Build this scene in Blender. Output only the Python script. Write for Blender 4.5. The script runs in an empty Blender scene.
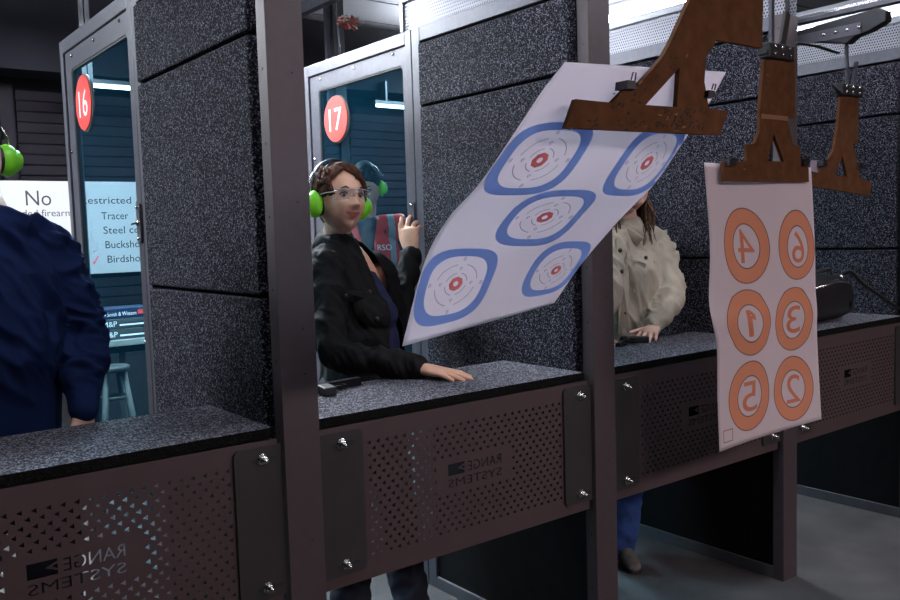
import bpy, bmesh, math, random
from mathutils import Vector, Matrix, noise
V = Vector
PI = math.pi
random.seed(4)
C = bpy.context.scene.collection
LS = 1.17                       # lane spacing in metres

# ------------------------------------------------------------------ camera
FPX = 858.8185
yaw, pitch, roll = .655, -.0789, -.0305
CAM = V((-.98888, -2.01369, 1.56031))
fw = V((math.sin(yaw)*math.cos(pitch), math.cos(yaw)*math.cos(pitch), math.sin(pitch)))
rt0 = V((math.cos(yaw), -math.sin(yaw), 0)); up0 = rt0.cross(fw)
RT = math.cos(roll)*rt0 + math.sin(roll)*up0
UP = -math.sin(roll)*rt0 + math.cos(roll)*up0
cd = bpy.data.cameras.new('camera'); cam = bpy.data.objects.new('camera', cd); C.objects.link(cam)
cd.sensor_width = 36; cd.lens = FPX/900*36; cd.clip_start = .05
M = Matrix.Identity(4)
for i in range(3):
    M[i][0] = RT[i]; M[i][1] = UP[i]; M[i][2] = -fw[i]; M[i][3] = CAM[i]
cam.matrix_world = M
bpy.context.scene.camera = cam

def P(x, y, X=None, Y=None, Z=None, d=None):
    """a measured point of the photograph put on a plane of the room (metres)"""
    r = fw + RT*((x-450)/FPX) + UP*((300-y)/FPX)
    if X is not None: t = (X-CAM.x)/r.x
    elif Y is not None: t = (Y-CAM.y)/r.y
    elif Z is not None: t = (Z-CAM.z)/r.z
    else: t = d
    return CAM + r*t

# ------------------------------------------------------------------ materials
def new_mat(name):
    m = bpy.data.materials.new(name); m.use_nodes = True
    nt = m.node_tree; b = nt.nodes['Principled BSDF']
    return m, nt, b
def mat(name, col, rough=.5, metal=0, spec=.5, var=0, vscale=20, bump=0, bscale=200, sheen=0, rvar=0):
    m, nt, b = new_mat(name); N = nt.nodes; L = nt.links
    b.inputs['Base Color'].default_value = (*col, 1); b.inputs['Roughness'].default_value = rough
    b.inputs['Metallic'].default_value = metal; b.inputs['Specular IOR Level'].default_value = spec
    if sheen: b.inputs['Sheen Weight'].default_value = sheen
    tc = N.new('ShaderNodeTexCoord')
    if var:
        n = N.new('ShaderNodeTexNoise'); n.inputs['Scale'].default_value = vscale; n.inputs['Detail'].default_value = 6
        r = N.new('ShaderNodeValToRGB'); L.new(tc.outputs['Object'], n.inputs['Vector']); L.new(n.outputs['Fac'], r.inputs['Fac'])
        r.color_ramp.elements[0].position = .3; r.color_ramp.elements[1].position = .7
        r.color_ramp.elements[0].color = (*[c*(1-var) for c in col], 1); r.color_ramp.elements[1].color = (*[min(1, c*(1+var)) for c in col], 1)
        L.new(r.outputs['Color'], b.inputs['Base Color'])
    if bump:
        n = N.new('ShaderNodeTexNoise'); n.inputs['Scale'].default_value = bscale; n.inputs['Detail'].default_value = 4
        bp = N.new('ShaderNodeBump'); bp.inputs['Strength'].default_value = bump; bp.inputs['Distance'].default_value = .004
        L.new(tc.outputs['Object'], n.inputs['Vector']); L.new(n.outputs['Fac'], bp.inputs['Height']); L.new(bp.outputs['Normal'], b.inputs['Normal'])
    return m
def rubber_mat(name, lo, mid, hi, scale=190, p=(.50, .78, .93)):
    m, nt, b = new_mat(name); N = nt.nodes; L = nt.links
    tc = N.new('ShaderNodeTexCoord'); v = N.new('ShaderNodeTexVoronoi'); v.inputs['Scale'].default_value = scale
    L.new(tc.outputs['Object'], v.inputs['Vector'])
    s = N.new('ShaderNodeSeparateColor'); L.new(v.outputs['Color'], s.inputs['Color'])
    r = N.new('ShaderNodeValToRGB'); e = r.color_ramp.elements
    e[0].position = 0; e[0].color = (*lo, 1); e[1].position = p[0]; e[1].color = (*[c*1.6 for c in lo], 1)
    a = e.new(p[1]); a.color = (*mid, 1); a = e.new(p[2]); a.color = (*hi, 1)
    L.new(s.outputs['Red'], r.inputs['Fac']); L.new(r.outputs['Color'], b.inputs['Base Color'])
    b.inputs['Roughness'].default_value = .75; b.inputs['Specular IOR Level'].default_value = .08
    n = N.new('ShaderNodeTexNoise'); n.inputs['Scale'].default_value = scale*.75; n.inputs['Detail'].default_value = 3
    L.new(tc.outputs['Object'], n.inputs['Vector'])
    bp = N.new('ShaderNodeBump'); bp.inputs['Strength'].default_value = 1; bp.inputs['Distance'].default_value = .006
    L.new(n.outputs['Fac'], bp.inputs['Height']); L.new(bp.outputs['Normal'], b.inputs['Normal'])
    return m
def emit(name, col, s):
    m = bpy.data.materials.new(name); m.use_nodes = True; nt = m.node_tree
    nt.nodes.clear(); o = nt.nodes.new('ShaderNodeOutputMaterial'); e = nt.nodes.new('ShaderNodeEmission')
    e.inputs['Color'].default_value = (*col, 1); e.inputs['Strength'].default_value = s
    nt.links.new(e.outputs[0], o.inputs[0]); return m
def perf_mat(name, col, pitch, r, rough=.4):
    """sheet metal with round holes punched on a staggered grid over the object's Y-Z plane"""
    m, nt, b = new_mat(name); N = nt.nodes; L = nt.links
    b.inputs['Base Color'].default_value = (*col, 1); b.inputs['Metallic'].default_value = .3; b.inputs['Roughness'].default_value = rough
    tc = N.new('ShaderNodeTexCoord'); sp = N.new('ShaderNodeSeparateXYZ'); L.new(tc.outputs['Object'], sp.inputs[0])
    def mt(op, a, c=None, d=None):
        q = N.new('ShaderNodeMath'); q.operation = op
        for i, x in enumerate((a, c, d)):
            if x is None: continue
            if isinstance(x, (int, float)): q.inputs[i].default_value = x
            else: L.new(x, q.inputs[i])
        return q.outputs[0]
    y = mt('DIVIDE', sp.outputs['Y'], pitch); z = mt('DIVIDE', sp.outputs['Z'], pitch)
    row = mt('FLOOR', z); off = mt('MULTIPLY', mt('MODULO', row, 2.0), .5)
    fy = mt('SUBTRACT', mt('FRACT', mt('ADD', mt('ADD', y, off), 500.0)), .5); fz = mt('SUBTRACT', mt('FRACT', z), .5)
    dd = mt('SQRT', mt('ADD', mt('MULTIPLY', fy, fy), mt('MULTIPLY', fz, fz)))
    hole = mt('LESS_THAN', dd, r)
    tr = N.new('ShaderNodeBsdfTransparent'); mx = N.new('ShaderNodeMixShader')
    L.new(hole, mx.inputs[0]); L.new(b.outputs[0], mx.inputs[1]); L.new(tr.outputs[0], mx.inputs[2])
    L.new(mx.outputs[0], N['Material Output'].inputs[0]); return m
def glass_mat(name, tint, film, wf, wg):
    m = bpy.data.materials.new(name); m.use_nodes = True; nt = m.node_tree; N = nt.nodes; L = nt.links; N.clear()
    o = N.new('ShaderNodeOutputMaterial'); t = N.new('ShaderNodeBsdfTransparent'); t.inputs[0].default_value = (*tint, 1)
    d = N.new('ShaderNodeBsdfDiffuse'); d.inputs[0].default_value = (*film, 1)
    g = N.new('ShaderNodeBsdfGlossy'); g.inputs['Roughness'].default_value = .02
    m1 = N.new('ShaderNodeMixShader'); m1.inputs[0].default_value = wf; L.new(t.outputs[0], m1.inputs[1]); L.new(d.outputs[0], m1.inputs[2])
    m2 = N.new('ShaderNodeMixShader'); m2.inputs[0].default_value = wg; L.new(m1.outputs[0], m2.inputs[1]); L.new(g.outputs[0], m2.inputs[2])
    L.new(m2.outputs[0], o.inputs[0]); return m
def paper_mat(name, col, tr=.35):
    m = bpy.data.materials.new(name); m.use_nodes = True; nt = m.node_tree; N = nt.nodes; L = nt.links; N.clear()
    o = N.new('ShaderNodeOutputMaterial'); d = N.new('ShaderNodeBsdfDiffuse'); t = N.new('ShaderNodeBsdfTranslucent')
    for n in (d, t): n.inputs[0].default_value = (*col, 1)
    m1 = N.new('ShaderNodeMixShader'); m1.inputs[0].default_value = tr
    L.new(d.outputs[0], m1.inputs[1]); L.new(t.outputs[0], m1.inputs[2]); L.new(m1.outputs[0], o.inputs[0]); return m

steel = mat('frame_steel', (.082, .082, .10), .42, .35, var=.12, vscale=40, bump=.15, bscale=400)
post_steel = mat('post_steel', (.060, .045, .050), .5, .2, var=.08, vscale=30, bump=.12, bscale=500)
panel_steel = mat('panel_steel', (.062, .040, .044), .55, .15, var=.08, vscale=12, bump=.12, bscale=500)
plate_steel = mat('plate_steel', (.030, .028, .028), .5, .2, var=.1, vscale=10, bump=.1, bscale=500)
shaded_rail_steel = mat('shaded_rail_steel', (.075, .075, .085), .5, .2, var=.1, vscale=20)  # darker copy of the frame steel, shade near the floor put into its colour
zinc = mat('zinc_bolt', (.55, .53, .52), .25, 1)
black_steel = mat('black_steel', (.02, .02, .024), .45, .3, var=.2, vscale=20)
gun_steel = mat('gun_steel', (.015, .016, .02), .3, .6)
foam = rubber_mat('granulated_rubber', (.004, .004, .006), (.024, .024, .034), (.18, .18, .23), 270, (.42, .74, .93))
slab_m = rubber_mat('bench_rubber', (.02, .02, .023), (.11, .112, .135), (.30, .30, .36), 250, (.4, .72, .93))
slab_shaded = rubber_mat('bench_rubber_shaded', (.003, .003, .003), (.005, .005, .005), (.012, .012, .012), 230)  # bench rubber again for the unlit sides, their shade put into the colour
lowpanel = mat('black_board', (.005, .005, .006), .8, spec=.15, var=.3, vscale=15)
glass = glass_mat('tinted_glass', (.66, .84, .90), (.03, .28, .50), .020, .035)
gasket = mat('gasket', (.01, .012, .014), .6)
red_m = mat('sign_red', (.72, .06, .05), .45)
white_m = mat('white_paint', (.85, .85, .85), .5)
signback = mat('sign_rim', (.05, .07, .07), .5)
conc = mat('concrete', (.044, .043, .046), .75, var=.35, vscale=4, bump=.25, bscale=60)
ceil_m = mat('ceiling_board', (.20, .20, .22), .8, var=.06)
wall_dark = mat('dark_wall', (.008, .0075, .009), .9, spec=.05, var=.2, vscale=3)
slat_m = mat('slat_paint', (.012, .010, .013), .8, spec=.08, var=.2, vscale=6)
bulk_m = mat('bulkhead_paint', (.011, .0105, .014), .9, spec=.05, var=.1, vscale=2)
board_w = mat('sign_board', (.32, .315, .33), .5, var=.03, vscale=3)
ink = mat('sign_ink', (.012, .012, .014), .6)
ink_g = mat('sign_ink_grey', (.28, .28, .30), .6)
perf = perf_mat('perforated_steel', (.26, .26, .30), .0135, .36)
alu = mat('light_cover', (.26, .26, .29), .35, .3)
tube_e = emit('lamp_tube', (.84, .90, 1.0), 34)
tube_far = emit('lamp_tube_far', (.9, .95, 1.0), 9)
holder_m = mat('hanger_board', (.105, .045, .020), .85, spec=.1, var=.22, vscale=25, bump=.1, bscale=120)
scar_m = mat('bullet_scar', (.022, .010, .005), .8)
tear_m = mat('torn_edge', (.22, .11, .05), .8)
paper_a = paper_mat('target_paper', (.80, .78, .84), .42)
blue_ink = paper_mat('blue_ink', (.30, .48, .90), .42)
pink_ink = paper_mat('red_ink', (.80, .25, .24), .42)
thin_ink = paper_mat('thin_ink', (.48, .47, .54), .42)
paper_b = paper_mat('target_paper_orange_side', (.74, .66, .69), .35)
orange_ink = paper_mat('orange_ink', (.80, .36, .22), .35)
line_ink = paper_mat('dark_line_ink', (.33, .18, .16), .35)

# ------------------------------------------------------------------ object helpers
def tag(o, label=None, cat=None, group=None, kind=None):
    if label: o['label'] = label
    if cat: o['category'] = cat
    if group: o['group'] = group
    if kind: o['kind'] = kind
    return o
def thing(name, label, cat, loc=(0, 0, 0), group=None):
    o = bpy.data.objects.new(name, None); C.objects.link(o); o.location = loc; o.empty_display_size = .05
    return tag(o, label, cat, group)
def root_loc(o):
    l = V((0, 0, 0))
    while o is not None: l = l + o.location; o = o.parent
    return l
class MB:
    """collects shapes given in world coordinates; build() links them as ONE mesh object"""
    def __init__(s): s.v = []; s.f = []; s.m = []; s.sm = []
    def add(s, vs, fs, mi=0, sm=False):
        n = len(s.v); s.v += [V(x) for x in vs]
        for f in fs: s.f.append([i+n for i in f]); s.m.append(mi); s.sm.append(sm)
        return s
    def box(s, a, b, mi=0, bev=0):
        x0, y0, z0 = [min(p, q) for p, q in zip(a, b)]; x1, y1, z1 = [max(p, q) for p, q in zip(a, b)]
        if not bev:
            vs = [(x, y, z) for x in (x0, x1) for y in (y0, y1) for z in (z0, z1)]
            return s.add(vs, [(0, 1, 3, 2), (4, 6, 7, 5), (0, 4, 5, 1), (2, 3, 7, 6), (0, 2, 6, 4), (1, 5, 7, 3)], mi)
        bm = bmesh.new(); bmesh.ops.create_cube(bm, size=1)
        for v in bm.verts: v.co = V(((x0+x1)/2+v.co.x*(x1-x0), (y0+y1)/2+v.co.y*(y1-y0), (z0+z1)/2+v.co.z*(z1-z0)))
        bmesh.ops.bevel(bm, geom=bm.edges[:], offset=bev, segments=2, affect='EDGES', profile=.5)
        return s.bm(bm, mi)
    def bm(s, bm, mi=0, sm=False):
        bm.verts.ensure_lookup_table(); bm.verts.index_update()
        s.add([v.co.copy() for v in bm.verts], [[v.index for v in f.verts] for f in bm.faces], mi, sm); bm.free(); return s
    def tube(s, pts, r, n=10, mi=0, ref=None, cap=True):
        pts = [V(p) for p in pts]; k = len(pts)
        rs = r if isinstance(r, (list, tuple)) else [r]*k
        t0 = (pts[1]-pts[0]).normalized(); a = V(ref) if ref else (V((0, 0, 1)) if abs(t0.z) < .9 else V((1, 0, 0)))
        vs = []; fs = []
        for i, p in enumerate(pts):
            t = (pts[min(i+1, k-1)]-pts[max(i-1, 0)])
            t = t.normalized() if t.length > 1e-9 else t0
            u = (a - t*a.dot(t)); u = u.normalized() if u.length > 1e-6 else t.orthogonal().normalized(); w = t.cross(u); a = u
            rr = rs[i]; ra, rb = rr if isinstance(rr, tuple) else (rr, rr)
            for j in range(n):
                q = 2*PI*j/n; vs.append(p + u*(math.cos(q)*ra) + w*(math.sin(q)*rb))
        for i in range(k-1):
            for j in range(n): fs.append((i*n+j, i*n+(j+1) % n, (i+1)*n+(j+1) % n, (i+1)*n+j))
        if cap: fs.append(tuple(range(n))[::-1]); fs.append(tuple((k-1)*n+j for j in range(n)))
        return s.add(vs, fs, mi, True)
    def cyl(s, a, b, r, n=20, mi=0): return s.tube([a, b], r, n, mi)
    def prism(s, poly, o, ux, uy, th, mi=0, holes=(), n=None):
        """flat polygon (with holes) in the plane o + x*ux + y*uy, thickened by th along its normal (both ways)"""
        o, ux, uy = V(o), V(ux), V(uy); nn = n if n else ux.cross(uy).normalized()
        vs, fs = fill2d([poly]+list(holes))
        N = len(vs)
        A = [o+ux*x+uy*y+nn*(th/2) for x, y in vs]; B = [o+ux*x+uy*y-nn*(th/2) for x, y in vs]
        F = [list(f) for f in fs]+[[i+N for i in f[::-1]] for f in fs]
        cnt = {}
        for f in fs:
            for i in range(len(f)):
                e = (f[i], f[(i+1) % len(f)]); cnt[frozenset(e)] = cnt.get(frozenset(e), []) + [e]
        for k_, es in cnt.items():
            if len(es) == 1: a, b = es[0]; F.append([b, a, a+N, b+N])
        return s.add(A+B, F, mi)
    def ico(s, c, r, mi=0, sub=2, sc=(1, 1, 1)):
        bm = bmesh.new(); bmesh.ops.create_icosphere(bm, subdivisions=sub, radius=1)
        for v in bm.verts: v.co = V(c)+V((v.co.x*r*sc[0], v.co.y*r*sc[1], v.co.z*r*sc[2]))
        return s.bm(bm, mi, True)
    def build(s, name, mats, parent=None, bevel=0, label=None):
        me = bpy.data.meshes.new(name)
        o0 = root_loc(parent) if parent else V((0, 0, 0))
        me.from_pydata([tuple(v-o0) for v in s.v], [], s.f)
        for m in (mats if isinstance(mats, (list, tuple)) else [mats]): me.materials.append(m)
        me.polygons.foreach_set('material_index', s.m); me.polygons.foreach_set('use_smooth', s.sm)
        me.update()
        ob = bpy.data.objects.new(name, me); C.objects.link(ob)
        if parent: ob.parent = parent
        if bevel:
            b = ob.modifiers.new('bevel', 'BEVEL'); b.width = bevel; b.segments = 2; b.limit_method = 'ANGLE'
        if label: ob['label'] = label
        return ob
def fill2d(loops):
    """even-odd fill of closed 2-D loops -> verts, triangles (via a 2-D curve)"""
    cu = bpy.data.curves.new('tmp', 'CURVE'); cu.dimensions = '2D'; cu.fill_mode = 'BOTH'
    for lp in loops:
        sp = cu.splines.new('POLY'); sp.points.add(len(lp)-1); sp.use_cyclic_u = True
        for i, (x, y) in enumerate(lp): sp.points[i].co = (x*100, y*100, 0, 1)
    ob = bpy.data.objects.new('tmp', cu); C.objects.link(ob)
    dg = bpy.context.evaluated_depsgraph_get(); me = bpy.data.meshes.new_from_object(ob.evaluated_get(dg))
    bm = bmesh.new(); bm.from_mesh(me); bmesh.ops.remove_doubles(bm, verts=bm.verts, dist=1e-4)
    bm.verts.index_update()
    vs = [(v.co.x/100, v.co.y/100) for v in bm.verts]; fs = [[v.index for v in f.verts] for f in bm.faces]
    bm.free(); bpy.data.objects.remove(ob); bpy.data.meshes.remove(me); bpy.data.curves.remove(cu)
    out = []
    for f in fs:       # make all of them face +z
        a = sum(vs[f[i]][0]*vs[f[(i+1) % len(f)]][1]-vs[f[(i+1) % len(f)]][0]*vs[f[i]][1] for i in range(len(f)))
        out.append(f if a > 0 else f[::-1])
    return vs, out
def text_loops(txt, size, bold=0, res=3):
    cu = bpy.data.curves.new('t', 'FONT'); cu.body = txt; cu.size = size; cu.offset = bold; cu.resolution_u = res
    ob = bpy.data.objects.new('t', cu); C.objects.link(ob)
    dg = bpy.context.evaluated_depsgraph_get(); bpy.context.view_layer.update()
    c2 = ob.to_curve(dg, apply_modifiers=False)
    loops = []
    for sp in c2.splines:
        if sp.type == 'BEZIER':
            bpn = list(sp.bezier_points); lp = []
            for i, a in enumerate(bpn):
                b = bpn[(i+1) % len(bpn)]
                straight = (a.handle_right-a.co).cross(b.co-a.co).length < 1e-7 and (b.handle_left-b.co).cross(b.co-a.co).length < 1e-7
                for k in range(1 if straight else res):
                    t = k/res
                    q = a.co*(1-t)**3+a.handle_right*3*t*(1-t)**2+b.handle_left*3*t*t*(1-t)+b.co*t**3
                    lp.append((q.x, q.y))
            loops.append(lp)
        else: loops.append([(p.co.x, p.co.y) for p in sp.points])
    ob.to_curve_clear(); bpy.data.objects.remove(ob); bpy.data.curves.remove(cu)
    xs = [x for l in loops for x, y in l]; w0, w1 = min(xs), max(xs)
    return [[(x-w0, y) for x, y in l] for l in loops], w1-w0
def fit_text(txt, x0, x1, y0, h, bold=0, mirror=False, res=3):
    """loops of txt scaled into the box x0..x1, baseline y0, cap height h"""
    loops, w = text_loops(txt, 1, bold, res)
    ys = [y for l in loops for x, y in l]; caps = text_loops('H', 1, bold)[0]; H = max(y for l in caps for x, y in l)
    sx = (x1-x0)/w; sy = h/H
    return [[((x1-x*sx) if mirror else (x0+x*sx), y0+y*sy) for x, y in l] for l in loops]
def write(mb, txt, o, ux, uy, size, th=.001, mi=0, bold=0, center=False, width=None):
    loops, w = text_loops(txt, size, bold)
    if width: loops = [[(x*width/w, y) for x, y in l] for l in loops]; w = width
    dx = -w/2 if center else 0
    vs, fs = fill2d([[(x+dx, y) for x, y in l] for l in loops])
    o, ux, uy = V(o), V(ux), V(uy); n = ux.cross(uy).normalized()
    N = len(vs)
    mb.add([o+ux*x+uy*y+n*th for x, y in vs], fs, mi)
    return w
def copy_tree(o, parent=None):
    c = o.copy(); C.objects.link(c); c.parent = parent
    for ch in list(o.children): copy_tree(ch, c)
    return c
def round_rect(x0, y0, x1, y1, r, n=5, corners=(1, 1, 1, 1)):
    pts = []
    for (cx, cy, a0), k in zip(((x1-r, y1-r, 0), (x0+r, y1-r, 90), (x0+r, y0+r, 180), (x1-r, y0+r, 270)), corners):
        if k:
            for i in range(n+1):
                a = math.radians(a0+90*i/n); pts.append((cx+r*math.cos(a), cy+r*math.sin(a)))
        else: pts.append(({0: x1, 90: x0, 180: x0, 270: x1}[a0], {0: y1, 90: y1, 180: y0, 270: y0}[a0]))
    return pts
def circle(cx, cy, r, n=32, ry=None):
    return [(cx+r*math.cos(2*PI*i/n), cy+(ry or r)*math.sin(2*PI*i/n)) for i in range(n)]

# ------------------------------------------------------------------ the room
def struct(name, mb, m, **k): return tag(mb.build(name, m, **k), kind='structure')
XL, XR, YF, YB, ZC = -4.0, 9.0, -9.0, 4.3, 3.3
struct('floor', MB().box((XL, YF, -.1), (XR, YB, 0)), conc)
struct('ceiling', MB().box((XL, YF, ZC), (XR, YB, ZC+.1)), [ceil_m])
struct('wall_left', MB().box((XL-.1, YF, 0), (XL, YB, ZC)), wall_dark)
struct('wall_right', MB().box((XR, YF, 0), (XR+.1, YB, ZC)), wall_dark)
struct('wall_front', MB().box((XL, YF-.1, 0), (XR, YF, ZC)), wall_dark)
bw = MB().box((XL, YB, 0), (XR, YB+.1, ZC))
wb = struct('wall_back', bw, wall_dark)
sl = MB()
for px0 in [i*1.28+.28-1.28*3 for i in range(9)]:          # slatted panels between upright stiles
    for i in range(24):
        z = .9+i*.0705
        sl.add([(px0, YB-.012, z), (px0+1.16, YB-.012, z), (px0+1.16, YB-.03, z+.058), (px0, YB-.03, z+.058),
                (px0, YB, z), (px0+1.16, YB, z), (px0+1.16, YB, z+.058), (px0, YB, z+.058)],
               [(0, 1, 2, 3), (4, 7, 6, 5), (3, 2, 6, 7), (0, 4, 5, 1), (0, 3, 7, 4), (1, 5, 6, 2)])
    sl.box((px0-.10, YB-.035, .85), (px0-.02, YB, 2.62))
struct('trim_1', sl, slat_m)
struct('trim_2', MB().box((XL, 3.95, 2.66), (1.5, YB-.036, ZC)), bulk_m)         # bulkhead over the back wall
struct('trim_3', MB().box((1.5, 3.95, 2.72), (XR, YB-.036, 3.22)), wall_dark)
cs = MB()                                                          # seams of the ceiling boards
for i in range(8): cs.box((XL, .2+i*.55, ZC-.004), (XR, .212+i*.55, ZC))
for i in range(9): cs.box((-3.4+i*1.4, YF, ZC-.004), (-3.388+i*1.4, YB, ZC))
struct('trim_4', cs, black_steel)

# ------------------------------------------------------------------ booth dividers
TH = .105
def divider(k, number=None, window=True):
    x = k*LS
    t = thing('booth_divider', '', 'booth divider', (x, 0, 0), 'booth dividers')
    # front post: folded steel channel
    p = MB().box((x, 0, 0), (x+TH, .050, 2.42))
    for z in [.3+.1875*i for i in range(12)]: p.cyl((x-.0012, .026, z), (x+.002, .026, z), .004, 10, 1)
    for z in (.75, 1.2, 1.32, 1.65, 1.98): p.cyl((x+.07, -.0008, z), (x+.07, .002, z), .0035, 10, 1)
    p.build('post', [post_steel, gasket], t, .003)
    fr = MB()
    fr.box((x, .050, 2.36), (x+TH, .954, 2.42)); fr.box((x, .954, .0), (x+TH, 1.012, 2.42))
    fr.build('frame', steel, t, .003)
    MB().box((x, .050, 0), (x+TH, .954, .052)).build('floor_rail', shaded_rail_steel, t, .003)
    lp = MB().box((x+.012, .050, .052), (x+TH-.012, .954, .898)); lp.build('lower_panel', lowpanel, t)
    bk = MB().box((x+.03, .050, .898), (x+TH-.03, .954, 2.36)); bk.build('core_board', gasket, t)
    zs = (.90, 1.4065, 2.089, 2.352)
    for a, b in zip(zs, zs[1:]):
        for sx0, sx1 in ((-.014, .030), (TH-.03, TH+.014)):
            f = MB().box((x+sx0, .078, a+.004), (x+sx1, .948, b-.006)); f.build('foam_panel', foam, t, .006)
    # window section
    wf = MB()
    wf.box((x, 1.016, .0), (x+.045, 1.062, 2.42)); wf.box((x, 1.925, 0), (x+.045, 1.972, 2.42))
    wf.box((x, 1.062, 2.365), (x+.045, 1.925, 2.42)); wf.box((x, 1.062, 0), (x+.045, 1.925, .25))
    wf.build('window_frame', steel, t, .003)
    yo0, yo1, zo0, zo1 = 1.064, 1.923, .252, 2.363
    inner = MB().prism([(yo0, zo0), (yo1, zo0), (yo1, zo1), (yo0, zo1)], (x+.022, 0, 0), (0, 1, 0), (0, 0, 1), .026,
                       holes=[round_rect(1.094, .33, 1.838, 2.288, .025)])
    for (y, z) in ((1.167, 2.346), (1.492, 2.34), (1.812, 2.338), (1.08, 1.2), (1.08, .6), (1.9, 1.95), (1.9, 1.5), (1.9, 1.0)):
        inner.cyl((x+.004, y, z), (x+.010, y, z), .007, 10, 1)
    ii = inner.build('sash', [steel, zinc], t)
    gk = MB().prism(round_rect(1.092, .328, 1.840, 2.290, .025), (x+.020, 0, 0), (0, 1, 0), (0, 0, 1), .016, holes=[round_rect(1.100, .336, 1.830, 2.280, .022)])
    gk.build('gasket', gasket, t)
    MB().prism(round_rect(1.098, .334, 1.832, 2.282, .022), (x+.020, 0, 0), (0, 1, 0), (0, 0, 1), .008).build('glass_pane', glass, t)
    # hinge plate on the stile
    lt = MB().prism(round_rect(1.022, 1.555, 1.056, 1.695, .012), (x-.004, 0, 0), (0, 1, 0), (0, 0, 1), .008)
    lt.cyl((x-.014, 1.039, 1.625), (x, 1.039, 1.625), .011, 14, 1)
    lt.cyl((x-.014, 1.039, 1.68), (x, 1.039, 1.68), .006, 10, 1); lt.cyl((x-.014, 1.039, 1.57), (x, 1.039, 1.57), .006, 10, 1)
    lt.tube([(x-.012, 1.039, 1.625), (x-.016, 1.06, 1.624), (x-.016, 1.085, 1.622)], .004, 8, 2)
    lt.build('latch', [steel, zinc, gasket], t)
    if number:
        s = MB().prism(circle(1.668, 2.125, .115, 40), (x+.012, 0, 0), (0, 1, 0), (0, 0, 1), .006)
        sg = s.build('number_sign', [signback], t)
        r = MB()
        r.prism([(-a, b) for a, b in circle(1.675, 2.127, .110, 40)], (x+.0065, 0, 0), (0, -1, 0), (0, 0, 1), .004)
        q = MB(); write(q, number, (x+.0043, 1.675, 2.127-.055), (0, -1, 0), (0, 0, 1), .155, 0.0006, 0, bold=.024, center=True, width=.12)
        rd = r.build('red_disc', [red_m], sg); q.build('numeral', white_m, sg)
    return t
dA = divider(0, '16'); dA['label'] = 'nearest booth divider, black rubber panels and window with pinkish round 16 sign'
dB = divider(1, '17'); dB['label'] = 'booth divider behind the woman, its window bearing the round red 17 sign'
dC = divider(2); dC['label'] = 'booth divider behind the person in the olive shirt, its post foot on the open floor'
dD = divider(3); dD['label'] = 'farthest booth divider at the right edge, beside the black bag'

# light housings standing on the dividers: perforated skirt, smooth cover, tube
def housing(k, label):
    x = k*LS
    t = thing('light_housing', label, 'light fixture', (x, 0, 2.42), 'light housings on top of the dividers')
    MB().box((x+.006, .0, 2.421), (x+.010, 1.085, 2.54)).build('perforated_skirt', perf, t)
    MB().box((x+TH-.010, .0, 2.421), (x+TH-.006, 1.085, 2.54)).build('perforated_skirt', perf, t)
    MB().box((x+.03, .02, 2.421), (x+TH-.03, 1.06, 2.53)).build('dark_core', black_steel, t)  # dark core added between the skirts so their holes look dark
    MB().box((x-.004, .0, 2.54), (x+TH+.004, 1.085, 2.575)).build('cover', alu, t, .004)
    MB().box((x-.002, 1.066, 2.421), (x+TH+.002, 1.090, 2.575)).build('end_plate', alu, t, .002)
    MB().cyl((x+.02, .02, 2.60), (x+.02, 1.06, 2.60), .019, 14).build('tube', tube_e, t)
    MB().cyl((x+TH-.02, .02, 2.60), (x+TH-.02, 1.06, 2.60), .019, 14).build('tube', tube_e, t)
    MB().box((x+.04, .0, 2.575), (x+.065, 1.085, 2.68), bev=.003).box((x-.02, .0, 2.68), (x+TH+.02, 1.085, 2.70)).build('reflector', alu, t)
    return t
housing(0, 'light housing on top of the nearest booth divider')
housing(1, 'perforated light housing above the divider with the 17 sign')
housing(2, 'perforated light housing seen above the blue-ringed paper target')
housing(3, 'perforated light housing at the top right corner behind the small hanger')

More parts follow.
